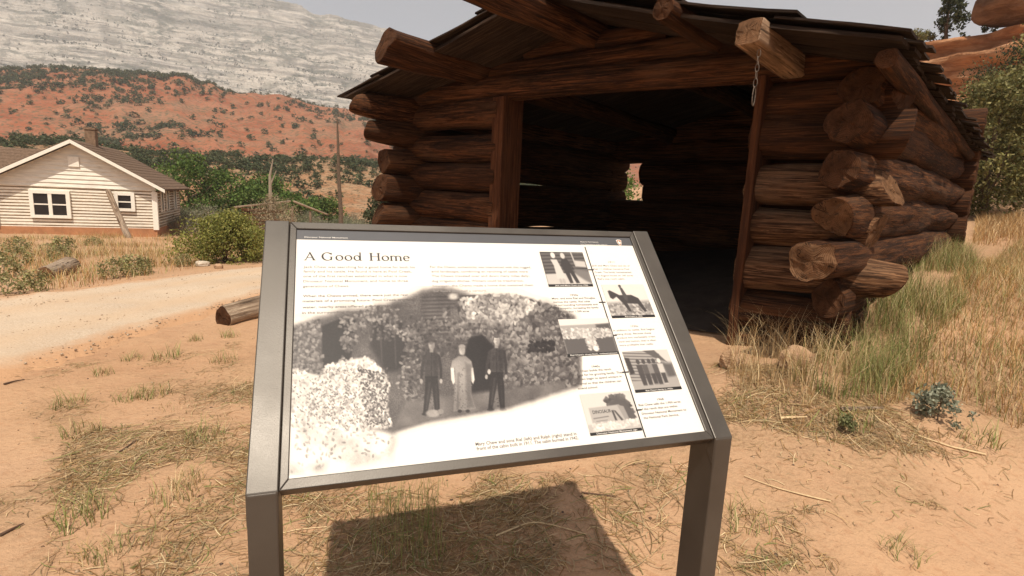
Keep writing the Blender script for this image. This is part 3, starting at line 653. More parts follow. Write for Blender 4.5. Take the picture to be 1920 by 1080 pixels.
# three people standing, hats and plain clothes, faces left blank as in the print
def man(x, y, k, shirt, hat, lean=0):
    q = lambda pts, val, soft=1.3: c.poly([(x+a*k, y+b*k) for a, b in pts], val, soft)
    q([(-10, 58), (10, 58), (13, 84), (14, 119), (6, 120), (3, 92), (1, 74), (-2, 92), (-7, 119), (-14, 118), (-11, 84)], 52)
    q([(-5, 66), (-1, 66), (-7, 112), (-10, 112)], 84, 2); q([(6, 70), (9, 70), (11, 112), (8, 112)], 74, 2)
    q([(-9, 19), (-4, 15), (4, 15), (10, 19), (12, 36), (11, 60), (-11, 60), (-11, 36)], shirt)
    q([(-9, 19), (-14, 23), (-18, 42), (-19, 60), (-15, 61), (-13, 44), (-10, 32)], shirt*.86); q([(10, 19), (15, 23), (18, 42), (18, 61), (14, 61), (13, 44), (11, 32)], shirt*.74)
    q([(3, 18), (10, 21), (11, 58), (5, 59)], shirt*.78, 2.5); q([(-1, 16), (1, 16), (1, 58), (-1, 58)], shirt*.72, 1); q([(-8, 29), (-2, 29), (-2, 37), (-8, 37)], shirt*.84, 1); q([(3, 29), (8, 29), (8, 37), (3, 37)], shirt*.70, 1)
    q([(-11, 57), (11, 57), (11, 60), (-11, 60)], 46, .8); q([(-3, 10), (3, 10), (3, 17), (-3, 17)], 190, 1)
    c.leaves(60, [(x-16*k, y+20*k), (x+16*k, y+20*k), (x+14*k, y+58*k), (x-14*k, y+58*k)], shirt*.7, shirt*1.3, 2.0, .4); c.leaves(40, [(x-11*k, y+64*k), (x+11*k, y+64*k), (x+12*k, y+116*k), (x-12*k, y+116*k)], 38, 84, 2.0, .45)
    c.ell(x, y+4*k, 4.9*k, 7.2*k, 226, .3); c.ell(x+2.4*k, y+5*k, 2.6*k, 6*k, 188, .6); c.ell(x, y+3*k, 3.6*k, 1.0*k, 178, .6); c.ell(x, y+8*k, 2.0*k, .7*k, 180, .6)
    for sx in (-17, 16): c.ell(x+sx*k, y+65*k, 2.4*k, 4*k, 205)
    c.ell(x-10*k, y+120*k, 6*k, 2.6*k, 56); c.ell(x+11*k, y+120*k, 6*k, 2.6*k, 56)
    if hat: c.ell(x-1*k, y-2*k, 10.5*k, 2.6*k, 84); c.ell(x-1*k, y-6*k, 6*k, 5*k, 104); c.ell(x, y+.5*k, 4.6*k, 1.8*k, 150, .6)
    else: c.ell(x, y-3.2*k, 5.2*k, 3.4*k, 120); c.ell(x-5*k, y+1*k, 1.2*k, 3*k, 130)
man(809, 642, 1.12, 92, True); man(931, 634, 1.12, 100, False)
c.ell(917, 697, 3, 5, 235)
x, y = 866, 650
c.poly([(845, 690), (848, 676), (860, 668), (874, 668), (884, 677), (887, 692), (881, 692), (884, 740), (892, 766), (850, 772), (852, 735), (853, 695)], 178, 1.5)
for q in range(60): c.ell(850+34*c.r.random(), 690+75*c.r.random(), 1.3, 1.6, 150)
c.poly([(845, 690), (851, 690), (853, 716), (850, 722), (846, 712)], 235, 1.2); c.poly([(882, 690), (887, 690), (890, 712), (887, 720), (883, 714)], 235, 1.2)
c.poly([(872, 680), (884, 684), (884, 740), (890, 765), (876, 768)], 140, 4); c.poly([(858, 700), (861, 700), (860, 768), (856, 768)], 150, 2); c.ell(866, 657, 5.6, 8.5, 235, .3); c.ell(868.5, 658, 3, 7, 205, .6); c.ell(866, 650, 6.6, 4.4, 190); c.ell(866, 656, 4, 1.1, 195, .6); c.ell(862, 771, 4, 3, 70); c.ell(877, 771, 4, 3, 70)
c.ell(812, 775, 14, 7, 185); c.ell(826, 772, 6, 5, 165)
c.ell(850, 556, 9, 6, 243, .6)
# fade to the paper
fade = c.inside([(540, 600), (640, 572), (720, 566), (790, 540), (835, 534), (905, 548), (965, 546), (1046, 570), (1080, 590), (1094, 640), (1094, 722), (960, 764), (810, 792), (745, 812), (735, 860), (640, 880), (540, 890)], 9)
fade = np.clip(fade*1.15 + 0.18*fbm(c.U*.09, c.V*.09, 2.0)*(fade < .98)*(fade > .02), 0, 1)
lowf = fbm(c.U*.035, c.V*.035, 4.0, 4); bm_ = 1-c.inside(bush, 3)*.8; c.I = 255*(np.clip(c.I, 0, 275)/255)**1.6*(1+.36*lowf*bm_) + 5*c.r.normal(size=c.I.shape) + 6; c.I = 255*(1-fade) + c.I*fade
c.build('printed_photo', .0003, mask=(fade > .03).astype(float))

def small(pts, off, paint, name='printed_photo', step=1.05):
    """small photo; painted in unit coordinates a (right), b (down) of its slanted frame"""
    (u0, v0), (u1, v1), (u2, v2), (u3, v3) = pts
    s0, t0 = pan(u0, v0); s1, t1 = pan(u1, v1); s3, t3 = pan(u3, v3); t0 = (t0+t1)/2
    nx, ny = 84, 68; a, b = np.meshgrid(np.linspace(0, 1, nx), np.linspace(0, 1, ny))
    c = Canvas(0, 0, 1, 1, 1); c.U, c.V = a*100, b*80; c.u = c.U[0]; c.v = c.V[:, 0]; c.st = 100/nx; c.I = np.ones(a.shape)*225.0
    paint(c); I = np.clip(c.I, 0, 255); dark = np.array([30, 26, 27.]); light = np.array([217, 210, 202.])
    C = dark + (light-dark)*(I/255)[..., None]; C[b > .93] = (32, 30, 31)
    S = s0 + (s1-s0)*a; T = t0 + (t3-t0)*b
    P = SO + S[..., None]*SA + T[..., None]*SB + SNN*off
    i, j = np.meshgrid(np.arange(ny-1), np.arange(nx-1), indexing='ij'); Fq = np.stack([i*nx+j, (i+1)*nx+j, (i+1)*nx+j+1, i*nx+j+1], -1).reshape(-1, 4)
    o = mk(name, P.reshape(-1, 3), Fq, M_PRINT, sign, SBASE, cols=lin(C).reshape(-1, 3))
    return s0, s1, t0, t3
def cap_line(body, r, a0, a1):
    s0, s1, t0, t3 = r; V, Fc = text_mesh(body); L = (s1-s0)
    x = (V[:, 0]-V[:, 0].min())/(V[:, 0].max()-V[:, 0].min())*(a1-a0)*L + s0 + a0*L; y = t3 + .0012 + V[:, 1]*.0042/.7
    mk('photo_caption', SO + np.outer(x, SA) + np.outer(y, SB) + SNN*.0016, Fc, M_WHITE, sign, SBASE)
def p1(c):
    c.I[:] = 85
    for y in range(0, 52, 8): c.poly([(0, y), (100, y-3), (100, y), (0, y+3)], 45, 1)
    c.poly([(0, 52), (100, 48), (100, 80), (0, 80)], 205, 2); c.poly([(70, 40), (100, 45), (100, 75), (85, 66), (66, 50)], 110, 4)
    c.poly([(72, 20), (98, 22), (98, 36), (74, 34)], 205, 2); c.poly([(70, 0), (73, 0), (76, 34), (73, 34)], 190, 1)
    c.poly([(20, 18), (34, 18), (38, 34), (44, 62), (24, 62), (24, 32)], 215, 1.5); c.ell(28, 8, 5, 7, 240); c.ell(30, 68, 3, 6, 180); c.ell(37, 68, 3, 6, 180)
    c.poly([(45, 17), (58, 16), (68, 40), (64, 44), (62, 34), (72, 72), (64, 73), (56, 48), (57, 72), (50, 73), (44, 44), (40, 30)], 40, 1.5); c.ell(50, 9, 5, 7, 215)
def p2(c):
    c.I[:] = 232; c.poly([(0, 44), (100, 40), (100, 80), (0, 80)], 150, 5); c.leaves(500, [(0, 50), (100, 48), (100, 78), (0, 78)], 90, 225, 5)
    c.poly([(10, 16), (15, 14), (34, 26), (62, 26), (76, 34), (86, 66), (80, 68), (70, 48), (46, 46), (50, 66), (44, 66), (36, 46), (26, 30), (16, 36), (11, 32)], 42, 1.5)
    c.poly([(40, 8), (46, 8), (52, 30), (48, 42), (42, 34)], 60, 1.2); c.ell(42, 4, 3.2, 4.5, 70)
def p3(c):
    c.I[:] = 240; c.poly([(0, 14), (100, 12), (100, 80), (0, 80)], 165, 2); c.poly([(72, 14), (100, 12), (100, 30), (70, 28)], 70, 3)
    c.poly([(0, 40), (100, 40), (100, 80), (0, 80)], 75, 4); c.leaves(700, [(0, 22), (98, 26), (98, 42), (0, 42)], 130, 255, 4); c.leaves(150, [(44, 42), (62, 40), (62, 68), (46, 66)], 150, 250, 4); c.ell(58, 66, 5, 6, 250)
def p4(c):
    c.I[:] = 215; c.poly([(0, 0), (56, 0), (84, 22), (84, 60), (0, 62)], 165, 2)
    for y in range(2, 60, 6): c.poly([(0, y), (78, y+6), (78, y+8), (0, y+2)], 85, 1)
    c.poly([(0, 12), (10, 14), (12, 44), (2, 46)], 45, 1.5); c.poly([(44, 0), (70, 0), (90, 26), (66, 16)], 80, 2); c.poly([(76, 26), (100, 28), (100, 64), (80, 60)], 80, 6)
    c.poly([(0, 60), (100, 54), (100, 80), (0, 80)], 165, 3)
    for x, v in ((26, 60), (38, 75), (50, 130), (60, 70), (72, 205)):
        c.ell(x, 22, 4, 5, 60 if x < 70 else 230); c.poly([(x-6, 28), (x+6, 28), (x+6, 46), (x+4, 68), (x-4, 68), (x-6, 46)], v, 1.5); c.poly([(x-5, 46), (x+5, 46), (x+4, 66), (x-4, 66)], 55, 1.5)
def p5(c):
    c.I[:] = 222; c.leaves(300, [(44, 14), (62, 6), (84, 10), (94, 40), (92, 58), (60, 50)], 55, 100, 6); c.poly([(50, 18), (80, 14), (92, 40), (90, 56), (60, 50)], 75, 5)
    c.poly([(10, 28), (70, 26), (78, 58), (10, 60)], 178, 1.5); c.poly([(66, 26), (78, 30), (82, 56), (74, 58)], 150, 1.5)
    c.poly([(0, 60), (100, 56), (100, 80), (0, 80)], 190, 2); c.leaves(160, [(10, 60), (98, 58), (98, 70), (10, 72)], 205, 255, 4)
    c.poly([(52, 36), (56, 36), (58, 56), (54, 56)], 60, 1); c.poly([(56, 36), (60, 37), (70, 56), (66, 58)], 70, 1); c.poly([(14, 48), (44, 46), (44, 48), (14, 50)], 110, .8); c.poly([(18, 54), (40, 53), (40, 54.5), (18, 55.5)], 125, .8)
r1 = small([(1011, 472), (1092, 474), (1113, 538), (1029, 538)], .0012, p1); cap_line('Jack and Mary Chew circa 1900', r1, .14, .88)
r2 = small([(1127, 535), (1205, 533), (1224, 597), (1143, 597)], .0012, p2); cap_line('Rial Chew in 1930', r2, .3, .7)
r3 = small([(1046, 600), (1138, 596), (1154, 664), (1067, 669)], .0012, p3); cap_line("Rial Chew's sheep flock, undated picture", r3, .05, .97)
r4 = small([(1166, 660), (1250, 655), (1275, 730), (1190, 737)], .0012, p4); cap_line("Rial Chew's family in 1950s", r4, .22, .8)
r5 = small([(1086, 740), (1180, 733), (1200, 806), (1104, 818)], .0012, p5); cap_line('Dinosaur National Monument sign', r5, .12, .9)
s0, s1, t0, t3 = r5; V, Fc = text_mesh('DINOSAUR'); w = V[:, 0].max()
mk('photo_lettering', SO + np.outer(s0 + (.15+.36*V[:, 0]/w)*(s1-s0), SA) + np.outer(t0 + (t3-t0)*.5 + V[:, 1]*.012, SB) + SNN*.0016, Fc, M_INK, sign, SBASE)

# ------------------------------------------------------------------ the log cabin
CR = np.array([2.556, 3.89, 0]); DF = np.array([-.77, .637, 0]); DF /= np.linalg.norm(DF)
DD = np.array([.702, .712, 0]); DD /= np.linalg.norm(DD)
def cb(t, s, z): return CR + DF*t + DD*s + np.array([0, 0, z])
CBASE = cb(2.5, 2.2, 0.35)
cabin = empty('log_cabin', CBASE, 'dark weathered log cabin with open doorway and low pole roof', 'cabin')
LSEED = [0]
def log(P0, P1, r0, r1=None, name='log', parent=None, mats=None, n=26, rough=0.10, cut0=(0, 0), cut1=(0, 0), point0=0, point1=0, bend=0.02, sq=0.0, grow=None):
    """a log from P0 to P1; cut = slope of the sawn end, point = taper of a hewn end, sq = squareness"""
    LSEED[0] += 1; sd_ = LSEED[0]*3.17
    P0 = np.asarray(P0, float); P1 = np.asarray(P1, float); L = np.linalg.norm(P1-P0); r1 = r0 if r1 is None else r1
    m = int(max(6, min(34, L/0.11))); z = np.linspace(0, L, m); z = np.concatenate([[0, .012], z[1:-1], [L-.012, L]]); m = len(z)
    ang = np.linspace(0, 2*np.pi, n, endpoint=False); V = []
    for i, zz in enumerate(z):
        f = zz/L; r = r0+(r1-r0)*(f if grow is None else min(1, zz/grow))
        rr = r*(1 + rough*vnoise(np.cos(ang)*1.1+sd_, np.sin(ang)*1.1, zz*0.9+sd_) + rough*.45*vnoise(np.cos(ang)*3.1, np.sin(ang)*3.1+sd_, zz*2.3) + .05*np.minimum(0, np.abs(vnoise(np.cos(ang)*3.3+sd_, np.sin(ang)*3.3, zz*.45+sd_))*6-1) + .02*vnoise(np.cos(ang)*9+sd_, np.sin(ang)*9, zz*1.2))
        if sq: rr = rr*(1 + sq*(1/np.maximum(np.abs(np.cos(ang)), np.abs(np.sin(ang)))-1))
        if i == 0 or i == m-1: rr = rr*.955
        x = rr*np.cos(ang) + bend*L*math.sin(math.pi*f)*math.cos(sd_)*.3; y = rr*np.sin(ang) + bend*L*math.sin(math.pi*f)*math.sin(sd_)*.3
        w0 = max(0, 1-zz/(2.2*r0)); w1 = max(0, 1-(L-zz)/(2.2*r1))
        zq = zz + (x*cut0[0]+y*cut0[1])*w0 + (x*cut1[0]+y*cut1[1])*w1
        k = (1-point0*w0**1.3)*(1-point1*w1**1.3)
        if i in (0, m-1): zq = zq + .10*r*vnoise(np.cos(ang)*2+sd_, np.sin(ang)*2, 4.0)*.5
        V.append(np.stack([x*k, y*k, zq], 1))
    V = np.concatenate(V); Fc = []; mi = []
    for i in range(m-1):
        for j in range(n):
            k = (j+1) % n; Fc.append((i*n+j, i*n+k, (i+1)*n+k, (i+1)*n+j)); mi.append(0)
    for base, flip in ((0, True), ((m-1)*n, False)):
        rim = V[base:base+n]; cen = rim.mean(0); sgn = -1 if flip else 1; prev = base
        def facet(a, b, c, d=None):
            q = (a, b, c) if d is None else (a, b, c, d); Fc.append(q[::-1] if flip else q); mi.append(1)
        for kf in (.86, .6, .32):
            c0 = len(V); ring = cen + (rim-cen)*kf; rad_ = np.linalg.norm(rim-cen, axis=1).mean()
            crk = np.abs(vnoise(np.arctan2(ring[:, 1]-cen[1], ring[:, 0]-cen[0])*1.3+sd_, kf*1.5, 3.0))
            ring[:, 2] += sgn*rad_*(.05*(1-kf) + .10*vnoise(ring[:, 0]*14+sd_, ring[:, 1]*14, 1.0) - .10*np.maximum(0, 1-crk*7))
            V = np.concatenate([V, ring])
            for j in range(n):
                k = (j+1) % n; facet(prev+j, prev+k, c0+k, c0+j)
            prev = c0
        V = np.concatenate([V, [cen + np.array([0, 0, sgn*.01])]])
        for j in range(n): facet(prev+j, prev+(j+1) % n, len(V)-1)
    o = obj(name, mesh_of(name, V, Fc, mats or [M_WOOD, M_END], midx=mi, smooth_=True))
    o.data.polygons.foreach_set('use_smooth', np.array([q == 0 for q in mi])); 
    q = Vector(P1-P0).to_track_quat('Z', 'Y')
    o.rotation_mode = 'QUATERNION'; o.rotation_quaternion = q
    if parent is not None: o.parent = parent; o.location = Vector(P0) - parent_world(parent)
    else: o.location = P0
    return o
JR, JL, TL_, SD = 0.80, 3.55, 5.08, 4.40
jit = lambda a: (random.random()-.5)*2*a
random.seed(4)
WL = dict(parent=cabin)
PALE = [M_WOOD, M_ENDP]
# front wall, right of the door: ends past the corner
ends = {2.20: (-.08, .14, (0.5, 0)), 1.90: (-.12, .165, (-.3, .2)), 1.57: (-.10, .15, (.3, -.5)), 1.23: (-.04, .15, (.2, .3)), 0.89: (-.17, .16, (-.6, .3)), 0.56: (.02, .16, (0, 0)), 0.25: (.0, .15, (0, 0))}
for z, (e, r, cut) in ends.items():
    log(cb(JR+.06, jit(.015), z+jit(.012)), cb(e, jit(.03), z+jit(.03)), r+.010, r*(1.0+jit(.05)), mats=[M_LITLOG, M_ENDP] if z in (1.57, .89, 1.23) else None, cut1=cut, point1=.22 if z in (.89, 1.57) else .0, rough=.24, **WL)
# front wall, left of the door
for z, e in ((2.26, 5.40), (1.91, 5.34), (1.57, 5.42), (1.22, 5.36), (0.88, 5.38), (0.53, 5.3), (0.20, 5.3), (-.1, 5.3)):
    log(cb(JL-.04, jit(.015), z+jit(.02)), cb(e, jit(.03), z+.02+jit(.02)), .176, .160*(1+jit(.05)), cut1=(jit(.3), jit(.3)), rough=.15, **WL)
# lintel log and gable logs
log(cb(-.10, -.02, 2.43), cb(5.32, -.02, 2.58), .115, .150, bend=.006, **WL)
log(cb(.9, .0, 2.69), cb(4.35, .02, 2.73), .115, .105, **WL)
log(cb(1.7, .03, 2.86), cb(3.3, .03, 2.88), .09, .08, **WL)
# right wall: butt ends stand out in front of the corner
rw = [(2.215, -.20, .14, (0, 0), 0), (1.945, -.46, .138, (.2, .1), 0), (1.645, -.46, .138, (0, .1), 0), (1.34, -.48, .142, (.2, -.5), .1), (1.05, -.76, .140, (.1, 0), 0), (0.75, -.26, .14, (.4, .3), .1), (.46, .1, .16, (0, 0), 0)]
for z, s0, r, cut, pt in rw:
    log(cb(.14+jit(.015), s0, z), cb(.12+jit(.02), SD+.28+jit(.1), z+.03+jit(.02)), r, .172, cut0=cut, point0=pt, mats=PALE if abs(z-1.05) < .01 or abs(z-1.34) < .01 else None, rough=.24, grow=.9-s0, **WL)
# left wall
for z, s0, r, cut, pt in [(2.36, -.82, .215, (.9, .4), .35), (2.06, -.72, .165, (.7, .2), .25), (1.74, -.50, .165, (.1, 0), 0), (1.40, -.56, .172, (0, .2), 0), (1.06, -.58, .165, (.3, .5), 0), (.72, -.5, .17, (0, 0), 0), (.38, -.5, .17, (0, 0), 0), (.05, -.4, .17, (0, 0), 0)]:
    log(cb(TL_-.06+jit(.02), s0, z), cb(TL_-.04, SD+.3, z+.02), r*.93, .188, cut0=cut, point0=pt, mats=[M_WOOD, M_END], rough=.16, grow=1.2, **WL)
# back wall with a small square opening
for z in (0.20, .54, .88, 1.22, 1.56, 1.90, 2.24, 2.50):
    if 1.4 < z < 2.1:
        log(cb(-.15, SD, z), cb(4.37-(.07 if z < 1.7 else -.02), SD, z), .20, **WL); log(cb(4.92 if z < 1.7 else 4.90, SD, z), cb(5.4, SD, z), .20, **WL)
    else: log(cb(-.15, SD, z+.02), cb(5.4, SD, z+.02), .205, **WL)
log(cb(.7, SD, 2.68), cb(4.4, SD, 2.70), .14, **WL); log(cb(1.5, SD, 2.86), cb(3.5, SD, 2.86), .10, **WL)
# roof poles that run the length of the cabin and stick out in front
log(cb(2.50, -1.62, 2.985), cb(2.4, SD+.7, 2.80), .16, .12, bend=.004, rough=.22, **WL)
log(cb(3.90, -1.26, 2.79), cb(3.85, SD+.6, 2.50), .172, .12, cut0=(.1, .35), bend=.004, rough=.26, **WL)
log(cb(1.22, -.95, 2.70), cb(1.35, SD+.5, 2.52), .085, .10, cut0=(.2, 0), **WL)
log(cb(.62, -.95, 2.465), cb(.62, SD+.5, 2.30), .086, .086, sq=.8, mats=[M_SILVER, M_ENDP], rough=.05, cut0=(.12, .25), **WL)
log(cb(-.10, -.78, 2.255), cb(-.06, SD+.75, 2.12), .062, .055, bend=.012, rough=.2, **WL)
log(cb(5.26, -.70, 2.36), cb(5.25, SD+.7, 2.30), .06, .06, bend=.012, **WL)
# packed dark earth inside, toned darker still to deepen the interior shade
M_FLOOR = mat_plain('shade_dark_earth', (0.045, 0.033, 0.026), .95, .35, 4, .5, .03)
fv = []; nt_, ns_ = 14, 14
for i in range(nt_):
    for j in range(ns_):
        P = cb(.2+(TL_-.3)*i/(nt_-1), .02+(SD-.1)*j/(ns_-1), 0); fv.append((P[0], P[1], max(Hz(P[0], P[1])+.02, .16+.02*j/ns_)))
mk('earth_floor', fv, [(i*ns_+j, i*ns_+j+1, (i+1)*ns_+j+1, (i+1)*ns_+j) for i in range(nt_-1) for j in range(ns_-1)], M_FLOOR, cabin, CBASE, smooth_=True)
# door frame
def cbox(name, t0, t1, s0, s1, z0, z1, mat, parent=cabin, bv=.008):
    """upright or flat board in cabin directions, grain along its length (local Z)"""
    L = [t1-t0, s1-s0, z1-z0]; dirs = [DF, DD, np.array([0, 0, 1.])]; k = int(np.argmax(L)); idx = [(k+1) % 3, (k+2) % 3, k]
    ctr = cb((t0+t1)/2, (s0+s1)/2, (z0+z1)/2); hl = [L[i]/2 for i in idx]; ax = [dirs[i] for i in idx]
    if np.dot(np.cross(ax[0], ax[1]), ax[2]) < 0: ax[0] = -ax[0]
    V = [(x*hl[0], y*hl[1], z*hl[2]) for z in (-1, 1) for x, y in ((-1, -1), (1, -1), (1, 1), (-1, 1))]
    o = obj(name, mesh_of(name, V, [(0, 3, 2, 1), (4, 5, 6, 7), (0, 1, 5, 4), (1, 2, 6, 5), (2, 3, 7, 6), (3, 0, 4, 7)], mat), parent)
    o.rotation_mode = 'QUATERNION'; o.rotation_quaternion = Matrix([[ax[j][i] for j in range(3)] for i in range(3)]).to_quaternion(); o.location = Vector(ctr)-parent_world(parent)
    if bv: bevel(o, bv)
    return o
cbox('door_jamb', JR-.03, JR+.035, -.20, .17, .15, 2.36, M_JAMB)
cbox('door_jamb', JL-.15, JL+.02, -.17, .15, -.1, 2.42, M_JAMB)
cbox('door_sill', JR+.04, JL-.21, -.12, .10, .10, .22, M_JAMB)
# roof: boards laid from the ridge to each eave, shakes over them, a pole ridge
def roof_pt(side, w, s):
    """side +1 right slope, -1 left; w 0 at ridge .. 1 at eave"""
    tr, zr = 2.45, 3.045 - .012*s; te = -.17 if side > 0 else 5.36; ze = 2.325 - .028*(s+.8) if side > 0 else 2.43 - .02*(s+.8)
    sag = -.03*math.sin(math.pi*w)
    return cb(tr+(te-tr)*w, s, zr+(ze-zr)*w + sag)
random.seed(11)
def slab(name, side, w0, w1, s, wd, lift, th, mat, skew=0.0, droop=0.0):
    n = 6; V = []
    for i in range(n):
        w = w0+(w1-w0)*i/(n-1); P = roof_pt(side, w, s) + DD*skew*i/(n-1); P = P + np.array([0, 0, lift - droop*(i/(n-1))**3])
        hw = wd/2*(1+jit(.06))
        for a, b in ((-hw, 0), (hw, 0), (hw, th), (-hw, th)): V.append(P + DD*(a+jit(.006)) + np.array([0, 0, b]))
    Fc = [(0, 1, 2, 3), tuple(range(4*n-1, 4*n-5, -1))]
    for i in range(n-1):
        for j in range(4):
            k = (j+1) % 4; Fc.append((i*4+k, i*4+j, (i+1)*4+j, (i+1)*4+k))
    V = np.array(V); P0 = roof_pt(side, w0, s); ez = roof_pt(side, w1, s)-P0; ez /= np.linalg.norm(ez); ey = DD; ex = np.cross(ey, ez); ex /= np.linalg.norm(ex); ey = np.cross(ez, ex)
    loc = (V-P0) @ np.stack([ex, ey, ez], 1)
    if np.dot(np.cross(ex, ey), ez) < 0: ex = -ex; loc[:, 0] *= -1
    o = obj(name, mesh_of(name, loc, Fc, mat), cabin); o.rotation_mode = 'QUATERNION'
    o.rotation_quaternion = Matrix([[ex[i], ey[i], ez[i]] for i in range(3)]).to_quaternion(); o.location = Vector(P0)-parent_world(cabin)
    return o
for side in (1, -1):
    s = -.84
    while s < SD+.75:
        wd = random.uniform(.17, .28)
        slab('roof_board', side, -.004, 1.0+jit(.012), s+wd/2+jit(.004), wd+.02, jit(.004), .026, M_ROOFW, jit(.02)); s += wd
    for w0, w1, lf in ((.74, 1.03, .045), (.44, .80, .075), (.16, .50, .095), (-.02, .24, .115)):
        s = -.86
        while s < SD+.8:
            wd = random.uniform(.13, .24)
            slab('roof_shake', side, w0, w1+jit(.015), s+wd/2, wd*.97, lf+jit(.012), .016, M_ROOFW, jit(.03), jit(.02)); s += wd
# trodden earth floor of the cabin is the darkened sheet over the ground
ch = empty('hanging_chain', cb(.56, -.90, 2.30), 'short rusty chain with one long open link hanging from squared roof timber', 'chain')
M_RUST = mat_plain('rusty_iron', (0.13, 0.10, 0.08), 0.7, 0.4, 60, 0.2, metal=.3)
zc = 2.36; 
for i, (h, w, rr) in enumerate([(.05, .011, .0028)]*4 + [(.055, .012, .003), (.12, .022, .0036)]):
    tt_ = np.linspace(0, 2*np.pi, 19)[:-1]; ex = DF if i % 2 == 0 else DD
    pts = np.array([cb(.56, -.90, zc-h/2) + ex*w*math.cos(q) + np.array([0, 0, 1])*(h/2)*math.sin(q)*(1) for q in tt_]); pts = np.concatenate([pts, pts[:1]])
    V, Fc = tube_v(pts, rr, 6, cap=False); mk('chain_link', V, Fc, M_RUST, ch, ch.location, smooth_=True); zc -= h-2.2*rr

# ------------------------------------------------------------------ the white-chinked log house across the road
HR = at(297, 429, 23.0); HD = np.array([-.402, .916, 0]); HD /= np.linalg.norm(HD); HF = np.array([-.916, -.402, 0]); HF /= np.linalg.norm(HF)
def hp(a, d, z): return HR + HF*a + HD*d + np.array([0, 0, z])       # a to the left along the front, d back, z up from the sill
def hpix(u, v):
    """front-wall coordinates (a, z) of a picture point"""
    dr = ray(u, v); t = ((HR-CAM)@HD)/(dr@HD); P = CAM+dr*t-HR; return P@HF, P[2]
house = empty('log_house', hp(4, 3, -.5), 'white chinked log house with gable roof beyond the gravel road', 'house')
HB = np.array(house.location)
M_CHINK = mat_plain('white_chinking', (0.82, 0.77, 0.67), .9, .10, 9, .3, .01)
M_HLOG = mat_wood('house_log', (0.13, 0.085, 0.05), (0.27, 0.19, 0.12), (0.42, 0.33, 0.235), (0.50, 0.43, 0.34), .6)
M_HTRIM = mat_plain('white_trim_paint', (0.80, 0.76, 0.68), .7, .08, 20, .1)
M_SIDING = mat_plain('weathered_white_siding', (0.74, 0.70, 0.62), .85, .18, 5, .2, stretch=(.6, .6, 5))
M_SHING = mat_plain('brown_shingle', (0.14, 0.09, 0.06), .95, .45, 14, .5, .02)
M_FOUND = mat_plain('adobe_foundation', (0.40, 0.19, 0.095), .95, .2, 3, .3, .02)
M_CHIM = mat_plain('chimney_brick', (0.20, 0.13, 0.085), .95, .35, 8, .5, .02)
M_GLASSD = mat_plain('dark_window_glass', (0.018, 0.016, 0.016), .25, .2, 3, 0, spec=.4)
aA, zA = hpix(137, 268); aE, zE = hpix(301, 360); zT = hpix(150, 352)[1]      # apex, eave tip, top of the log courses
AW = 2*aA                                    # whole front width
DPT = 6.2
def hmk(name, V, Fc, mat, parent=house, **k): return mk(name, V, Fc, mat, parent, HB, **k)
def hbox(name, a0, a1, d0, d1, z0, z1, mat, parent=house): return mk(name, boxv(hp(a0, d0, z0), HF*(a1-a0), HD*(d1-d0), (0, 0, z1-z0)), BOXF, mat, parent, HB)
hbox('foundation', .05, AW-.05, .02, DPT, -.75, .0, M_FOUND)
zwall = zE + .02; zg_ = zA-(zA-zE)*(aA-.05)/(aA+.38)
# front wall with its gable, and the two long walls
hmk('wall', [hp(.05, .05, 0), hp(AW-.05, .05, 0), hp(AW-.05, .05, zg_), hp(aA, .05, zA), hp(.05, .05, zg_)], [(0, 1, 2, 3, 4)], M_CHINK)
hbox('wall', .06, .18, .06, DPT, 0, zwall, M_CHINK); hbox('wall', AW-.18, AW-.06, .06, DPT, 0, zwall, M_CHINK)
NL = 13; dz = (zT)/NL
wins = [(hpix(62, 362), hpix(127, 404)), (hpix(221, 366), hpix(247, 391))]
def clear(a0, a1, z):
    """pieces of a course that are left between the windows"""
    segs = [(a0, a1)]
    for (la, lz), (ra, rz) in wins:
        hi, lo = max(la, ra)+.13, min(la, ra)-.13; top, bot = max(lz, rz)+.13, min(lz, rz)-.12
        if bot < z < top:
            ns = []
            for p, q in segs:
                if q < lo or p > hi: ns.append((p, q)); continue
                if p < lo: ns.append((p, lo))
                if q > hi: ns.append((hi, q))
            segs = ns
    return segs
def half_log(P0, P1, r, name='wall_log'):
    return log(P0, P1, r, r*(1+jit(.08)), name, house, [M_HLOG, M_HLOG], n=8, rough=.12, bend=.002)
random.seed(3)
for i in range(NL):
    z = (i+.5)*dz
    for p, q in clear(.16, AW-.1, z): half_log(hp(p, .070, z+jit(.012)), hp(q, .070, z+jit(.015)), dz*.27)
for i in range(NL):
    z = (i+.5)*dz
    half_log(hp(.055, .25, z), hp(.055, DPT-.1, z), dz*.36)
# gable siding boards, each a lapped board
zz = zT
while zz < zA-.25:
    h = .17; w = min(aA, (aA+.38)*(zA-zz-h+.03)/(zA-zE))
    if w > .1:
        V = [hp(aA-w, .048, zz), hp(aA+w, .048, zz), hp(aA+w*(1-.02), .048, zz+h), hp(aA-w*(1-.02), .048, zz+h), hp(aA-w, .005, zz), hp(aA+w, .005, zz), hp(aA+w*.98, .04, zz+h), hp(aA-w*.98, .04, zz+h)]
        hmk('siding_board', V, BOXF, M_SIDING)
    zz += h
hbox('corner_board', -.02, .17, -.03, .15, -.05, zE-.02, M_HTRIM); hbox('corner_board', AW-.17, AW+.02, -.03, .15, -.05, zE-.02, M_HTRIM)
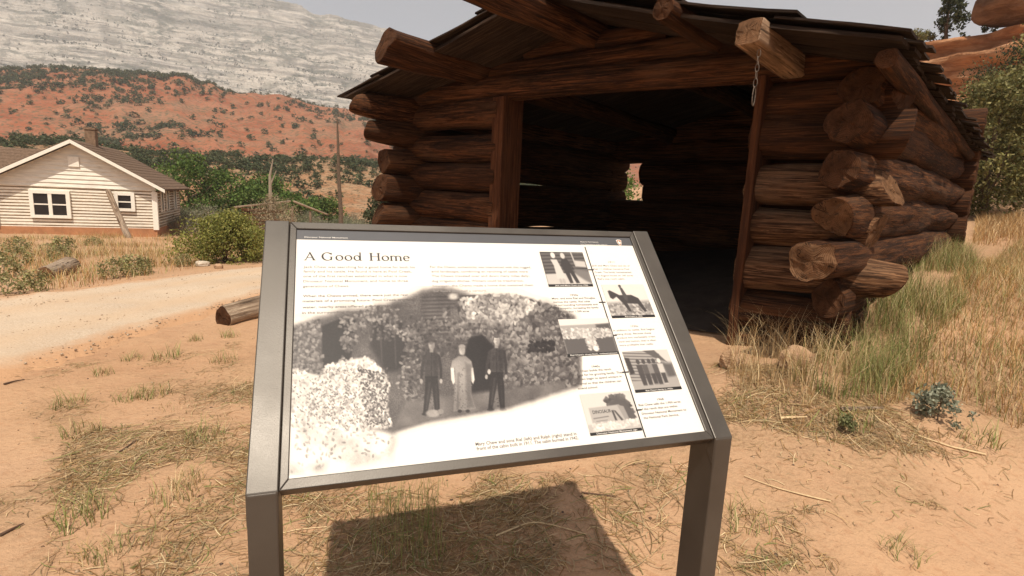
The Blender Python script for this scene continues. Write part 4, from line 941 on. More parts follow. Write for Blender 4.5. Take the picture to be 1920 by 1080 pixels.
# windows with frame, mullion, rail and panes
def window(w, mull):
    (la, lz), (ra, rz) = w; a0, a1 = min(la, ra), max(la, ra); z0, z1 = min(lz, rz), max(lz, rz)
    wo_ = hbox('window', a0, a1, -.01, .03, z0, z1, M_GLASSD)
    for q in ((a0-.13, a0, z0-.12, z1+.13), (a1, a1+.13, z0-.12, z1+.13), (a0-.003, a1+.003, z1, z1+.128), (a0-.003, a1+.003, z0-.118, z0)):
        hbox('window_frame', q[0], q[1], -.06, .045, q[2], q[3], M_HTRIM, wo_)
    xs = [a0, a1]
    if mull: c0 = (a0+a1)/2; hbox('mullion', c0-.06, c0+.06, -.05, .02, z0, z1, M_HTRIM, wo_); xs = [a0, c0-.06, c0+.06, a1]
    zm = (z0+z1)/2
    for p, q in zip(xs[::2], xs[1::2]): hbox('sash_rail', p, q, -.035, .01, zm-.025, zm+.025, M_HTRIM, wo_)
window(wins[0], True); window(wins[1], False)
av, zv = hpix(138, 303); hbox('attic_vent', av-.18, av+.18, -.04, .02, zv-.2, zv+.2, M_HTRIM)
for d in (1.0, 2.3, 4.3):
    s_ = hbox('window', .0, .05, d, d+.42, .75, 1.62, M_GLASSD); 
    hbox('window_frame', -.03, .055, d-.08, d, .68, 1.70, M_HTRIM, s_); hbox('window_frame', -.03, .055, d+.42, d+.50, .68, 1.70, M_HTRIM, s_)
# roof: two slopes, shingle courses, white barge boards
ov, fo = .38, .34
def rp(side, w, d, up=0.0):
    ae = -ov if side > 0 else AW+ov; a = aA+(ae-aA)*w; ext = (aA+ov)/aA
    return hp(a, d, zA-(zA-zE)*w*ext/ext + .06 + up)
for side in (1, -1):
    rows = 14
    rf = hmk('roof', [rp(side, 0, -fo), rp(side, 1, -fo), rp(side, 1, DPT+.3), rp(side, 0, DPT+.3)] + [rp(side, 0, -fo, .05), rp(side, 1, -fo, .05), rp(side, 1, DPT+.3, .05), rp(side, 0, DPT+.3, .05)], BOXF, M_SHING)
    for i in range(rows):
        w0, w1 = i/rows, min(1.01, (i+1.25)/rows)
        V = [rp(side, w0, -fo-.02, .055), rp(side, w1, -fo-.02, .075), rp(side, w1, DPT+.32, .075), rp(side, w0, DPT+.32, .055)]; V = V+[np.array(q)+np.array([0, 0, .02]) for q in V]
        mk('shingle_course', V, BOXF, M_SHING, rf, HB)
    V = [rp(side, -.002, -fo-.05, -.09), rp(side, 1.0, -fo-.05, -.09), rp(side, 1.0, -fo-.05, .05), rp(side, -.002, -fo-.05, .05)]; V = V+[np.array(q)+HD*.045 for q in V]
    hmk('barge_board', V, BOXF, M_HTRIM)
ac, zc_ = hpix(178, 262)
cx = hp(aA+.12, 2.0, zA-.35); chv = boxv(cx, HF*-.36, HD*.4, (0, 0, 1.12)); chm = hmk('chimney', chv, BOXF, M_CHIM)
hmk('chimney_cap', boxv(cx+HF*.03-HD*.03+np.array([0, 0, 1.06]), HF*-.42, HD*.46, (0, 0, .08)), BOXF, M_CHIM)
# side wing with its own lower roof, on the far left
wz = zA-.25
wv = [hp(aA+1.2, 2.2, zE+.3), hp(aA+12, 2.2, zE+.3), hp(aA+12, 4.8, wz), hp(aA+.4, 4.8, wz), hp(aA+12, 7.4, zE+.3), hp(aA+1.2, 7.4, zE+.3)]
wv2 = wv+[q+np.array([0, 0, .07]) for q in wv]
wr = hmk('wing_roof', wv2, [(3, 2, 1, 0), (5, 4, 2, 3), (6, 7, 8, 9), (9, 8, 10, 11), (0, 1, 7, 6), (1, 2, 8, 7), (2, 4, 10, 8), (4, 5, 11, 10), (5, 3, 9, 11), (3, 0, 6, 9)], M_SHING)
for i in range(9):
    f0, f1 = i/9, (i+1.3)/9; b0 = hp(aA+1.0, 2.2+2.6*f0, zE+.3+(wz-zE-.3)*f0+.075); b1 = hp(aA+1.0-.5*f1, 2.2+2.6*min(f1, 1), zE+.3+(wz-zE-.3)*min(f1, 1)+.075)
    V = [b0+np.array([0, 0, .015]), b0+HF*11+np.array([0, 0, .015]), b1+HF*11, b1]; V = V+[q+np.array([0, 0, .02]) for q in V]; mk('shingle_course', V, BOXF, M_SHING, wr, HB)
hbox('wing_wall', AW+.1, aA+11.5, 2.6, 7.0, -.6, zE+.3, M_CHINK)
# grey pole leaning on the front wall
lp = at(243, 446, 21.6); lp[2] = Hz(lp[0], lp[1])-.05
o = log(lp, hp(*([hpix(205, 357)[0]]), -.16, hpix(205, 357)[1]), .13, .10, 'leaning_pole', mats=[M_GREYW, M_GREYW], rough=.2, n=10); tag(o, 'thick grey weathered pole leaning on front of white house', 'pole')

# ------------------------------------------------------------------ vegetation builders
def ground_hit(u, v):
    d = ray(u, v); t = .6*1.012**np.arange(420); h = H(d[0]*t, d[1]*t); k = np.nonzero(EYE+d[2]*t < h)[0]; k = k[0] if len(k) else 300
    t = t[k]; return np.array([d[0]*t, d[1]*t, h[k]])
def leaf_quads(C, rad, n, size, cols, r, squash=1.0, up=0.0):
    """n leaf faces round each clump centre C with clump radius rad; returns V, F, colours"""
    C = np.repeat(C, n, 0); rad = np.repeat(rad, n); N = len(C)
    d = r.normal(size=(N, 3)); d /= np.linalg.norm(d, axis=1)[:, None]; d[:, 2] *= squash
    P = C + d*(rad*r.random(N)**.45)[:, None]
    a = r.normal(size=(N, 3)); a[:, 2] += up; a /= np.linalg.norm(a, axis=1)[:, None]
    b = np.cross(a, r.normal(size=(N, 3))); b /= np.linalg.norm(b, axis=1)[:, None]
    sz = size*(.6+.8*r.random(N)); a = a*sz[:, None]; b = b*(sz*.55)[:, None]
    V = np.stack([P-a*.5, P+b*.5, P+a*.5, P-b*.5], 1).reshape(-1, 3)
    k = r.integers(len(cols), size=N); c = np.array(cols)[k]*(.75+.5*r.random(N))[:, None]
    return V, np.arange(4*N).reshape(-1, 4), np.repeat(c, 4, 0)
def join(parts):
    V, Fq, C, n = [], [], [], 0
    for v, f, c in parts: V.append(v); Fq.append(f+n); C.append(c); n += len(v)
    return np.concatenate(V), np.concatenate(Fq), np.concatenate(C)
JUN = [(.050, .062, .030), (.065, .075, .034), (.085, .090, .042), (.045, .052, .028)]
OLIVE = [(.15, .145, .05), (.19, .175, .062), (.115, .115, .044), (.22, .195, .085)]
GREEN = [(.085, .14, .030), (.11, .17, .038), (.06, .105, .026), (.14, .19, .05)]
SAGE = [(.20, .19, .13), (.25, .235, .17), (.16, .155, .105), (.28, .25, .18)]
DRY = [(.30, .235, .15), (.36, .29, .19), (.24, .19, .12), (.20, .17, .11)]
RABBIT = [(.19, .20, .045), (.24, .235, .06), (.14, .155, .04), (.28, .26, .08)]
def crown_mesh(name, w, h, kind, cols, clumps, per, leaf, seed, lift=0.0):
    r = np.random.default_rng(seed); C = []; rad = []
    for i in range(clumps):
        f = r.random()**.8; an = r.random()*6.283
        if kind == 'cone': wr = (1-f)**.75*.5+.06
        elif kind == 'dome': wr = math.sqrt(max(0, 1-f**2))*.5
        elif kind == 'tree': wr = .5*math.sin(math.pi*min(1, .18+.78*f))**.7
        else: wr = .5*math.sqrt(max(.05, 1-(2*f-1)**2))
        rr = w*wr*(.35+.65*r.random()**.5)*(1+.28*math.sin(3*an+seed)+.15*math.sin(7*an)); C.append((rr*math.cos(an), rr*math.sin(an), lift+h*(f*.88+.05))); rad.append(w*(.10+.10*r.random()))
    V, Fq, c = leaf_quads(np.array(C), np.array(rad), per, leaf, cols, r)
    cl = np.repeat(.72+.55*r.random(clumps), per*4); V[:, 2] = np.maximum(V[:, 2], .0)
    return mesh_of(name, V, Fq, M_LEAF, cols=c*cl[:, None])
def trunk_mesh(name, w, h, seed, limbs=5, mat=None, rt=.05):
    r = np.random.default_rng(seed); VV, FF = [], []
    def add(path, rad):
        V, Fc = tube_v(path, rad, 6); n = sum(len(q) for q in VV); VV.append(V); FF.extend([tuple(i+n for i in f) for f in Fc])
    top = np.array([r.normal()*.1*w, r.normal()*.1*w, h*.8]); base = np.array([0, 0, -.15]); mid = np.array([r.normal()*.06*w, r.normal()*.06*w, h*.4])
    add([base, mid*.5+base*.5, mid, top], [rt*1.2, rt, rt*.75, rt*.2])
    for i in range(limbs):
        f = .2+.5*i/limbs; an = r.random()*6.28; p = base+(mid-base)*min(1, f*1.6); e = p+np.array([math.cos(an)*w*.35, math.sin(an)*w*.35, h*(.2+.25*r.random())])
        add([p, (p+e)/2+np.array([0, 0, -.03*h]), e], [rt*.55, rt*.4, rt*.12])
    return mesh_of(name, np.concatenate(VV), FF, mat or M_BARK)
def plant(name, loc, w, h, kind, cols, clumps, per, leaf, seed, label, cat, group=None, lift=0.0, limbs=5, rt=None, parts=('trunk', 'crown'), mat=None):
    e = empty(name, loc, label, cat, group)
    obj(parts[0], trunk_mesh(parts[0], w, h, seed, limbs, mat, rt or .03*w), e); obj(parts[1], crown_mesh(parts[1], w, h, kind, cols, clumps, per, leaf, seed, lift), e)
    return e
def copy_tree(src, loc, rz=0, sc=(1, 1, 1), label=None):
    e = src.copy(); COL.objects.link(e); e.location = loc; e.rotation_euler = (0, 0, rz); e.scale = sc
    if label: e['label'] = label
    for ch in src.children:
        c = ch.copy(); COL.objects.link(c); c.parent = e
    return e

# ------------------------------------------------------------------ red sandstone outcrop on the right
M_SAND_ROCK = mat_rock('orange_sandstone', (0.27, 0.115, 0.055), (0.42, 0.20, 0.10), (0.52, 0.30, 0.175), 1.1)
M_BOULD = mat_rock('brown_boulder_rock', (0.16, 0.085, 0.05), (0.25, 0.14, 0.085), (0.33, 0.21, 0.135), 1.1)
oc_top = np.array([(1560, 135), (1640, 104), (1700, 88), (1740, 80), (1800, 70), (1850, 64), (1920, 52), (2100, 30), (2500, 10), (2900, 20)])
us = np.linspace(1560, 2900, 130); vs = np.interp(us, oc_top[:, 0], oc_top[:, 1]); ys = np.interp(us, [1560, 1920, 2900], [27, 23, 15])
V = []; NR = 46
for i, (u, v, y) in enumerate(zip(us, vs, ys)):
    T = at(u, v, y); hdir = np.array([T[0], T[1], 0]); hdir /= np.linalg.norm(hdir); gz = Hz(T[0], T[1])-1.0
    for j in range(NR):
        if j < 34:
            f = j/33; z = gz+(T[2]-gz)*f
            ln = 1.5*(1-f)**1.5 + .75*float(fbm(z*1.7+.25*u/60, 3.0+u*.004, 1.0, 3)) + .55*float(fbm(u*.02, z*.35, 5.0, 4)) + (.35 if .80 < f < .88 else 0) - (.3 if .90 < f < .95 else 0)
            P = T - hdir*(ln); P[2] = z
        else:
            b = (j-33)/12*14; P = T + hdir*b; P[2] = T[2] + .04*b + .25*float(fbm(u*.03, b*.3, 2.0, 3))*(b > .5)
        V.append(P)
n = len(us); Fq = np.array([(i*NR+j, (i+1)*NR+j, (i+1)*NR+j+1, i*NR+j+1) for i in range(n-1) for j in range(NR-1)])
o = mk('sandstone_outcrop', V, Fq, M_SAND_ROCK, loc=(at(1800, 200, 24)), smooth_=False); o['kind'] = 'structure'
def rock(name, P, size, mat, seed, label, cat, group=None, sub=4, amp=.3, sink=.45):
    bm = bmesh.new(); bmesh.ops.create_icosphere(bm, subdivisions=sub, radius=1.0); V = np.array([v.co[:] for v in bm.verts])
    n_ = fbm(V[:, 0]*1.1+seed, V[:, 1]*1.1, V[:, 2]*1.1, 4); V = V*(1+amp*1.6*n_)[:, None]; V = np.sign(V)*np.abs(V)**.85
    for v, c in zip(bm.verts, V*np.array(size)): v.co = c
    me = bpy.data.meshes.new(name); bm.to_mesh(me); bm.free(); me.materials.append(mat)
    o = obj(name, me, None, np.array(P)+np.array([0, 0, size[2]*(1-sink)])); o.rotation_euler = (0, 0, seed)
    return tag(o, label, cat, group)
B = at(1915, 48, 23.4); rock('balanced_boulder', B, (1.35, 1.2, .95), M_BOULD, 3.3, 'big rounded sandstone boulder perched on top of the orange outcrop', 'boulder', sink=.05)
P = at(1776, 78, 25.5); plant('juniper_tree', P, 1.35, 2.25, 'cone', JUN, 70, 42, .12, 21, 'tall dark pointed juniper standing alone on the outcrop rim', 'tree', rt=.07)
P = at(1722, 84, 26); plant('juniper_shrub', P, 1.3, .6, 'dome', OLIVE, 26, 40, .10, 22, 'low olive shrub on the outcrop rim beside the pointed juniper', 'shrub', parts=('stem', 'foliage'))
P = at(1862, 62, 24); plant('juniper_shrub', P, .75, .7, 'dome', JUN, 18, 36, .10, 23, 'small dark shrub growing under the perched boulder', 'shrub', parts=('stem', 'foliage'))
for k, (u, v, Y, w, h, cl, lab) in enumerate([(1850, 392, 10.2, 1.7, 2.7, OLIVE, 'olive juniper bush right behind the cabin back corner'), (1985, 385, 10.8, 2.8, 3.9, OLIVE, 'largest broad olive juniper below the sandstone outcrop'), (1905, 372, 13.5, 2.8, 3.6, JUN, 'darker juniper bush between the outcrop and the olive junipers'), (1800, 372, 14.5, 2.0, 2.4, JUN, 'shorter dark juniper half hidden by the cabin eave')]):
    P = at(u, v, Y); P[2] = Hz(P[0], P[1]); plant('juniper_bush', P, w, h, 'oval', cl, 170, 120, .06, 40+k, lab, 'bush', lift=.0)
# seen through the small opening at the back of the cabin
for k, (u, Y, w, h, lab) in enumerate([(1150, 16, 2.2, 1.7, 'green shrub showing through the small opening in the cabin back wall')]):
    P = at(u, 380, Y); P[2] = Hz(P[0], P[1]); plant('green_shrub', P, w, h, 'dome', GREEN, 40, 50, .10, 60+k, lab, 'shrub', parts=('stem', 'foliage'))

# ------------------------------------------------------------------ trees and brush round the house
spec = [(352, 402, 40, 5.0, 5.2, 'tallest bright green cottonwood just right of the white house'), (432, 402, 42, 5.2, 4.0, 'broad green cottonwood between the tallest cottonwood and the ruined shed'), (500, 400, 44, 4.6, 4.0, 'green cottonwood behind the ruined shed roof poles'), (548, 402, 41, 3.2, 2.6, 'small rounded green tree right of the ruined shed'), (238, 350, 46, 3.4, 4.2, 'green tree rising behind the roof of the white house'), (600, 405, 46, 4.0, 2.2, 'low green thicket beyond the dead pole')]
for k, (u, v, Y, w, h, lab) in enumerate(spec):
    P = at(u, v, Y); P[2] = Hz(P[0], P[1]) if k != 4 else Hz(P[0], P[1]); plant('cottonwood_tree', P, w, h, 'tree', GREEN, 85, 60, .22, 70+k, lab, 'tree', 'cottonwoods behind the house')
P = at(722, 395, 24); P[2] = Hz(P[0], P[1]); plant('juniper_bush', P, 1.8, 2.2, 'oval', JUN, 60, 60, .12, 90, 'dark green bush behind the left corner log ends of the cabin', 'bush')
P = ground_hit(428, 492); plant('rabbitbrush', P, 1.75, 1.12, 'dome', RABBIT, 150, 110, .055, 91, 'large yellow green bush at the far edge of the road', 'bush', parts=('stem', 'foliage'))
P = ground_hit(478, 482); plant('rabbitbrush', P, 1.0, .7, 'dome', RABBIT, 70, 90, .05, 92, 'smaller yellow green bush beside the large roadside bush', 'bush', parts=('stem', 'foliage'))
src = plant('dry_shrub', at(515, 428, 18.5)*np.array([1, 1, 0])+np.array([0, 0, Hz(*at(515, 428, 18.5)[:2])]), 2.0, 1.75, 'dome', DRY, 70, 70, .05, 93, 'tall beige dry shrub in front of the ruined shed', 'shrub', parts=('stem', 'foliage'), limbs=14, rt=.02, mat=M_DEADTWIG)
sg = plant('sagebrush', at(385, 412, 27)*np.array([1, 1, 0])+np.array([0, 0, Hz(*at(385, 412, 27)[:2])]), 2.6, 1.3, 'dome', SAGE, 70, 60, .06, 94, 'pale grey sagebrush in the flat beyond the road', 'shrub', 'grey sagebrush in the flat', parts=('stem', 'foliage'), limbs=8, rt=.02, mat=M_DEADTWIG)
sg2 = plant('sagebrush', at(345, 412, 30)*np.array([1, 1, 0])+np.array([0, 0, Hz(*at(345, 412, 30)[:2])]), 2.2, 1.1, 'dome', [(.17, .18, .10), (.21, .215, .13), (.14, .15, .085)], 60, 60, .06, 95, 'greener yellowish sagebrush in the flat beyond the road', 'shrub', 'greener sagebrush in the flat', parts=('stem', 'foliage'), limbs=8, rt=.02, mat=M_DEADTWIG)
r = np.random.default_rng(5)
for k in range(60):
    u = r.uniform(335, 720); Y = r.uniform(24, 52); P = at(u, 400, Y); P[2] = Hz(P[0], P[1]); sc = r.uniform(.45, 1.0)
    if u < 470 and Y < 24: continue
    copy_tree(sg if r.random() < .5 else sg2, P, r.random()*6, (sc, sc, sc*r.uniform(.8, 1.1)))
# ruined log shed
b0 = at(470, 424, 22); b0[2] = Hz(b0[0], b0[1])
shed = empty('ruined_shed', b0, 'collapsed little log shed with bare roof poles among the brush', 'shed')
ax = np.array([.93, .36, 0]); dx = np.array([-.36, .93, 0]); random.seed(8)
for i in range(7):
    z = .15+i*.19; log(b0+ax*jit(.08)-ax*.3+np.array([0, 0, z]), b0+ax*(1.0+jit(.3))+dx*-.1+np.array([0, 0, z+jit(.04)]), .085, .08, 'log', shed, n=10); log(b0+ax*-.1+dx*.1+np.array([0, 0, z-.09]), b0+ax*-.1+dx*2.2+np.array([0, 0, z-.09]), .085, .08, 'log', shed, n=10)
pk = b0+ax*1.55+np.array([0, 0, 1.72])
log(b0-ax*.6+np.array([0, 0, 1.38]), pk, .05, .04, 'roof_pole', shed, [M_GREYW, M_GREYW], n=8); log(pk+ax*.1, b0+ax*3.0+np.array([0, 0, 1.22]), .05, .04, 'roof_pole', shed, [M_GREYW, M_GREYW], n=8)
for q in (.9, 1.6, 2.3): log(b0+ax*q+dx*.1-np.array([0, 0, .1]), b0+ax*q+dx*.1+np.array([0, 0, 1.5 if q != 2.3 else 1.35]), .06, .05, 'post', shed, [M_GREYW, M_GREYW], n=8)
# standing dead pole
P = at(640, 420, 20); P[2] = Hz(P[0], P[1])-.2; T = at(632, 224, 20.0)
V, Fc = tube_v([P, P*.7+T*.3+np.array([.02, 0, 0]), P*.4+T*.6+np.array([-.02, 0, 0]), P*.15+T*.85, T], [.12, .085, .065, .045, .025], 9, 3, .25)
o = mk('dead_pole', V, Fc, M_BARK, loc=P); tag(o, 'tall thin bare dead trunk standing left of the cabin', 'dead tree')
for k, (u, v1, v2) in enumerate(((506+30, 395, 300),)):
    pass
P = at(508, 405, 40); P[2] = Hz(P[0], P[1]); V, Fc = tube_v([P, at(506, 330, 40), at(512, 298, 40)], [.16, .10, .03], 7, 2, .2); V2, F2 = tube_v([at(506, 350, 40), at(518, 320, 40)], [.07, .03], 6); o = mk('dead_snag', np.concatenate([V, V2]), Fc+[tuple(i+len(V) for i in f) for f in F2], M_DEADTWIG, loc=P); tag(o, 'bare grey forked snag rising out of the green cottonwoods', 'dead tree')

# ------------------------------------------------------------------ junipers on the far slopes
def far_bush(seed, cols):
    r = np.random.default_rng(seed); C = np.stack([r.normal(size=9)*.20, r.normal(size=9)*.20, .2+.75*r.random(9)], 1)
    V, Fq, c = leaf_quads(C, np.full(9, .27), 9, .27, cols, r); V[:, 2] = np.maximum(V[:, 2], -.05); return V, Fq, c
protos = [far_bush(200+i, cl) for i, cl in enumerate(([(.062, .080, .036), (.078, .092, .042)], [(.085, .098, .045), (.06, .072, .034)], [(.11, .115, .055), (.08, .09, .045)], [(.055, .070, .034), (.072, .084, .04)]))]
pm = [mesh_of('foliage', V, Fq, M_LEAF, cols=c) for V, Fq, c in protos]
def hz_hill(x, y):
    A = np.arctan2(x, y); Rr = np.hypot(x, y); return np.maximum(np.maximum(hill_z(A, Rr, x, y)*(Rr > 135) - 99*(Rr <= 135), knoll_z(A, Rr, x, y)*((Rr > 60) & (Rr < 158)) - 99*((Rr <= 60) | (Rr >= 158))), -3)
r = np.random.default_rng(31); pts = []
for _ in range(26000):
    az = az_of(r.uniform(-250, 1250)); rr = 62 + (470-62)*r.random()**.8; x, y = rr*math.sin(az), rr*math.cos(az); pts.append((x, y, rr, az, r.random()))
for _ in range(2600):
    az = az_of(r.uniform(-250, 1250)); rr = r.choice([112, 166, 182])+r.normal()*9; x, y = rr*math.sin(az), rr*math.cos(az); pts.append((x, y, rr, az, r.random()*.6))
for _ in range(1500):
    az = az_of(r.uniform(150, 1000)); rr = r.uniform(63, 104); x, y = rr*math.sin(az), rr*math.cos(az); pts.append((x, y, rr, az, r.random()*.45))
pts = np.array(pts); cl = fbm(pts[:, 0]*.022, pts[:, 1]*.022, 6.0, 3); cl2 = fbm(pts[:, 3]*9, pts[:, 2]*.03, 2.0, 3)
rr = pts[:, 2]; dens = .06 + .9*smooth(.0, .3, cl)*.55
belt = np.exp(-((rr-112-18*cl2)/14)**2)*.85 + np.exp(-((rr-165-30*cl2)/22)**2)*.75 + np.exp(-((rr-345-20*cl2)/22)**2)*.55 + np.exp(-((rr-402)/10)**2)*.8
dens = np.clip(dens*np.where(rr > 130, 1.0, .75) + belt*smooth(-.5, .1, cl2), 0, 1)
keep = pts[pts[:, 4] < dens*.78]; KZ = hz_hill(keep[:, 0], keep[:, 1]); size = np.where(keep[:, 2] < 150, .75, 1.25)*(.6+1.7*r.random(len(keep))**1.5)
order = np.argsort(-size/keep[:, 2]); VV = []
for n_, i in enumerate(order):
    x, y = keep[i, :2]; z = KZ[i]; sc = size[i]; a = r.random()*6.28; k = int(r.integers(4))
    if n_ < 290:
        if abs(math.degrees(keep[i, 3])+12) > 34: lab_ok = True
        o = obj('hillside_juniper', pm[k], None, (x, y, z-.15*sc)); o.scale = (sc*1.15, sc*1.15, sc*.95); o.rotation_euler = (0, 0, a)
        tag(o, 'dark green juniper dotted on the hillside behind the house', 'bush', 'junipers on the hillside')
    else:
        V, Fq, c = protos[k]; ca, sa = math.cos(a), math.sin(a); W = V*np.array([sc*1.15, sc*1.15, sc*.95]); W = np.stack([W[:, 0]*ca-W[:, 1]*sa+x, W[:, 0]*sa+W[:, 1]*ca+y, W[:, 2]+z-.15*sc], 1); VV.append((W, Fq, c))
V, Fq, c = join(VV); o = mk('hillside_brush', V, Fq, M_LEAF, cols=c); tag(o, 'distant dark juniper scrub covering the red hills', 'scrub', kind='stuff')

r = np.random.default_rng(41); N = 30000; A_ = np.array([az_of(-150), az_of(1150)]); A_ = A_[0]+(A_[1]-A_[0])*r.random(N); Rr_ = 790+540*r.random(N); X_, Y_ = Rr_*np.sin(A_), Rr_*np.cos(A_)
zz_ = mesa_z(A_, Rr_, X_, Y_); ds_ = smooth(-.05, .30, fbm(A_*16, zz_*.010, 3.0, 4))*.5 + smooth(.0, .22, fbm(A_*30, zz_*.06+A_*3, 8.0, 3))*.35 + .9*(Rr_ > 1240)*smooth(.0, .2, fbm(A_*25, 1.0, 2.0, 3)+.15); kp = r.random(N) < ds_*.5
X_, Y_, zz_ = X_[kp], Y_[kp], zz_[kp]; N = len(X_); sc_ = 2.2+4.0*r.random(N)**2
V, Fq, c = leaf_quads(np.stack([X_, Y_, zz_+sc_*.4], 1), sc_*.55, 5, 2.6, [(.045, .052, .034), (.06, .066, .042), (.035, .042, .03)], r)
o = mk('mesa_trees', V, Fq, M_LEAF, cols=c); tag(o, 'tiny dark trees scattered over the pale far cliff', 'trees', kind='stuff')
# ------------------------------------------------------------------ grass, straw and small things on the ground
STRAW = np.array([(.46, .32, .16), (.54, .40, .22), (.38, .25, .12), (.60, .47, .28)]); GRN = np.array([(.20, .22, .07), (.25, .26, .09), (.16, .18, .06), (.32, .30, .12)]); RUSSET = np.array([(.46, .27, .11), (.52, .32, .13), (.40, .22, .09)])
def blades(P, h, w, lean, cols, r, seg=3, curl=1.0):
    N = len(P); an = r.random(N)*6.283; dirv = np.stack([np.cos(an), np.sin(an), np.zeros(N)], 1); sd_ = np.stack([-np.sin(an), np.cos(an), np.zeros(N)], 1)
    V = []
    for i in range(seg+1):
        f = i/seg; ww = w*(1-f*.92)
        c = P + dirv*(h*lean*f**(1+curl))[:, None] + np.array([0, 0, 1])*(h*np.sqrt(np.maximum(.02, 1-(lean*.8*f)**2))*f)[:, None]
        V += [c-sd_*ww[:, None]*.5, c+sd_*ww[:, None]*.5]
    V = np.stack(V, 1); k = 2*(seg+1)
    Fq = np.concatenate([np.arange(N)[:, None]*k + np.array([[2*i, 2*i+1, 2*i+3, 2*i+2]]) for i in range(seg)])
    return V.reshape(-1, 3), Fq, np.repeat(cols, k, 0)
def straws(P, L, w, r, cols, lift=.012, seg=3):
    """stalks lying on the ground, slightly bowed"""
    N = len(P); an = r.random(N)*6.283; d = np.stack([np.cos(an), np.sin(an), np.zeros(N)], 1); s_ = np.stack([-np.sin(an), np.cos(an), np.zeros(N)], 1); bow = r.normal(size=N)*.12; tz = r.normal(size=N)*.06; V = []
    for i in range(seg+1):
        f = i/seg-.5; c = P + d*(L*f)[:, None] + s_*(L*bow*(f*f*4-1))[:, None]; zz = H(c[:, 0], c[:, 1]) + lift*(.2+r.random(N)*.3) + np.abs(L*tz*(f+.5)); c = np.stack([c[:, 0], c[:, 1], zz], 1)
        V += [c-s_*w[:, None]*.5, c+s_*w[:, None]*.5+np.array([0, 0, .0008])]
    V = np.stack(V, 1); k = 2*(seg+1); Fq = np.concatenate([np.arange(N)[:, None]*k + np.array([[2*i, 2*i+1, 2*i+3, 2*i+2]]) for i in range(seg)])
    return V.reshape(-1, 3), Fq, np.repeat(cols, k, 0)
def scatter(pix, N, r, mask=None):
    W = np.array([ground_hit(u, v)[:2] for u, v in pix]); lo, hi = W.min(0), W.max(0); out = np.zeros((0, 2))
    while len(out) < N:
        q = lo+(hi-lo)*r.random((N*3, 2)); ins = np.zeros(len(q), bool); j = len(W)-1
        for i in range(len(W)):
            (xi, yi), (xj, yj) = W[i], W[j]; ins ^= ((yi > q[:, 1]) != (yj > q[:, 1])) & (q[:, 0] < (xj-xi)*(q[:, 1]-yi)/(yj-yi+1e-12)+xi); j = i
        q = q[ins]
        if mask is not None: q = q[r.random(len(q)) < mask(q[:, 0], q[:, 1])]
        # nothing grows through the cabin floor
        M2 = np.linalg.inv(np.stack([DF[:2], DD[:2]], 1)); ts = (q-CR[:2]) @ M2.T; q = q[~((ts[:, 0] > -.02) & (ts[:, 0] < 5.2) & (ts[:, 1] > -.15) & (ts[:, 1] < 4.5))]
        out = np.concatenate([out, q])
    out = out[:N]; return np.stack([out[:, 0], out[:, 1], H(out[:, 0], out[:, 1])-.004], 1)
def pick(pal, N, r): return pal[r.integers(len(pal), size=N)]*(.75+.5*r.random(N))[:, None]
r = np.random.default_rng(77)
clump = lambda s, lo, hi: (lambda x, y: smooth(lo, hi, fbm(x*s, y*s, 3.0, 3)))
parts = []
# tall green and yellow grass along the cabin side
P = scatter([(1480, 720), (1560, 640), (1640, 545), (1800, 482), (1840, 540), (1760, 640), (1660, 750), (1560, 760)], 5200, r, clump(2.4, -.35, .3))
N = len(P); c = np.where((r.random(N) < .72)[:, None], pick(GRN, N, r), pick(STRAW, N, r)); parts.append(blades(P, .10+.27*r.random(N)**1.3, .003+.0028*r.random(N), .15+.75*r.random(N)**1.2, c, r, 4))
P = scatter([(1360, 720), (1380, 620), (1440, 650), (1600, 700), (1620, 780), (1420, 760)], 650, r, clump(4.0, -.2, .3)); N = len(P); parts.append(blades(P, .12+.32*r.random(N), .0028+.002*r.random(N), .25+.7*r.random(N), pick(STRAW, N, r), r, 4))
# dry rust and straw grass on the bank
P = scatter([(1640, 770), (1720, 640), (1810, 500), (1910, 455), (2150, 470), (2150, 820), (1900, 810), (1760, 740)], 24000, r, clump(1.3, -.95, -.2))
N = len(P); c = np.where((r.random(N) < .30)[:, None], pick(RUSSET, N, r), np.where((r.random(N) < .62)[:, None], pick(STRAW, N, r), pick(GRN, N, r))); parts.append(blades(P, .05+.17*r.random(N)**1.4, .003+.0028*r.random(N), .35+.6*r.random(N), c, r))
P = scatter([(1820, 470), (1830, 410), (2100, 410), (2150, 480), (1960, 500)], 6500, r, clump(.9, -.5, .2)); N = len(P); parts.append(blades(P, .08+.16*r.random(N), .006+.004*r.random(N), .3+.5*r.random(N), pick(np.concatenate([RUSSET, STRAW]), N, r), r))
V, Fq, c = join(parts); o = mk('dry_grass', V, Fq, M_GRASS, cols=c); tag(o, 'dry straw and green grass growing on the bank beside the cabin', 'grass', kind='stuff')
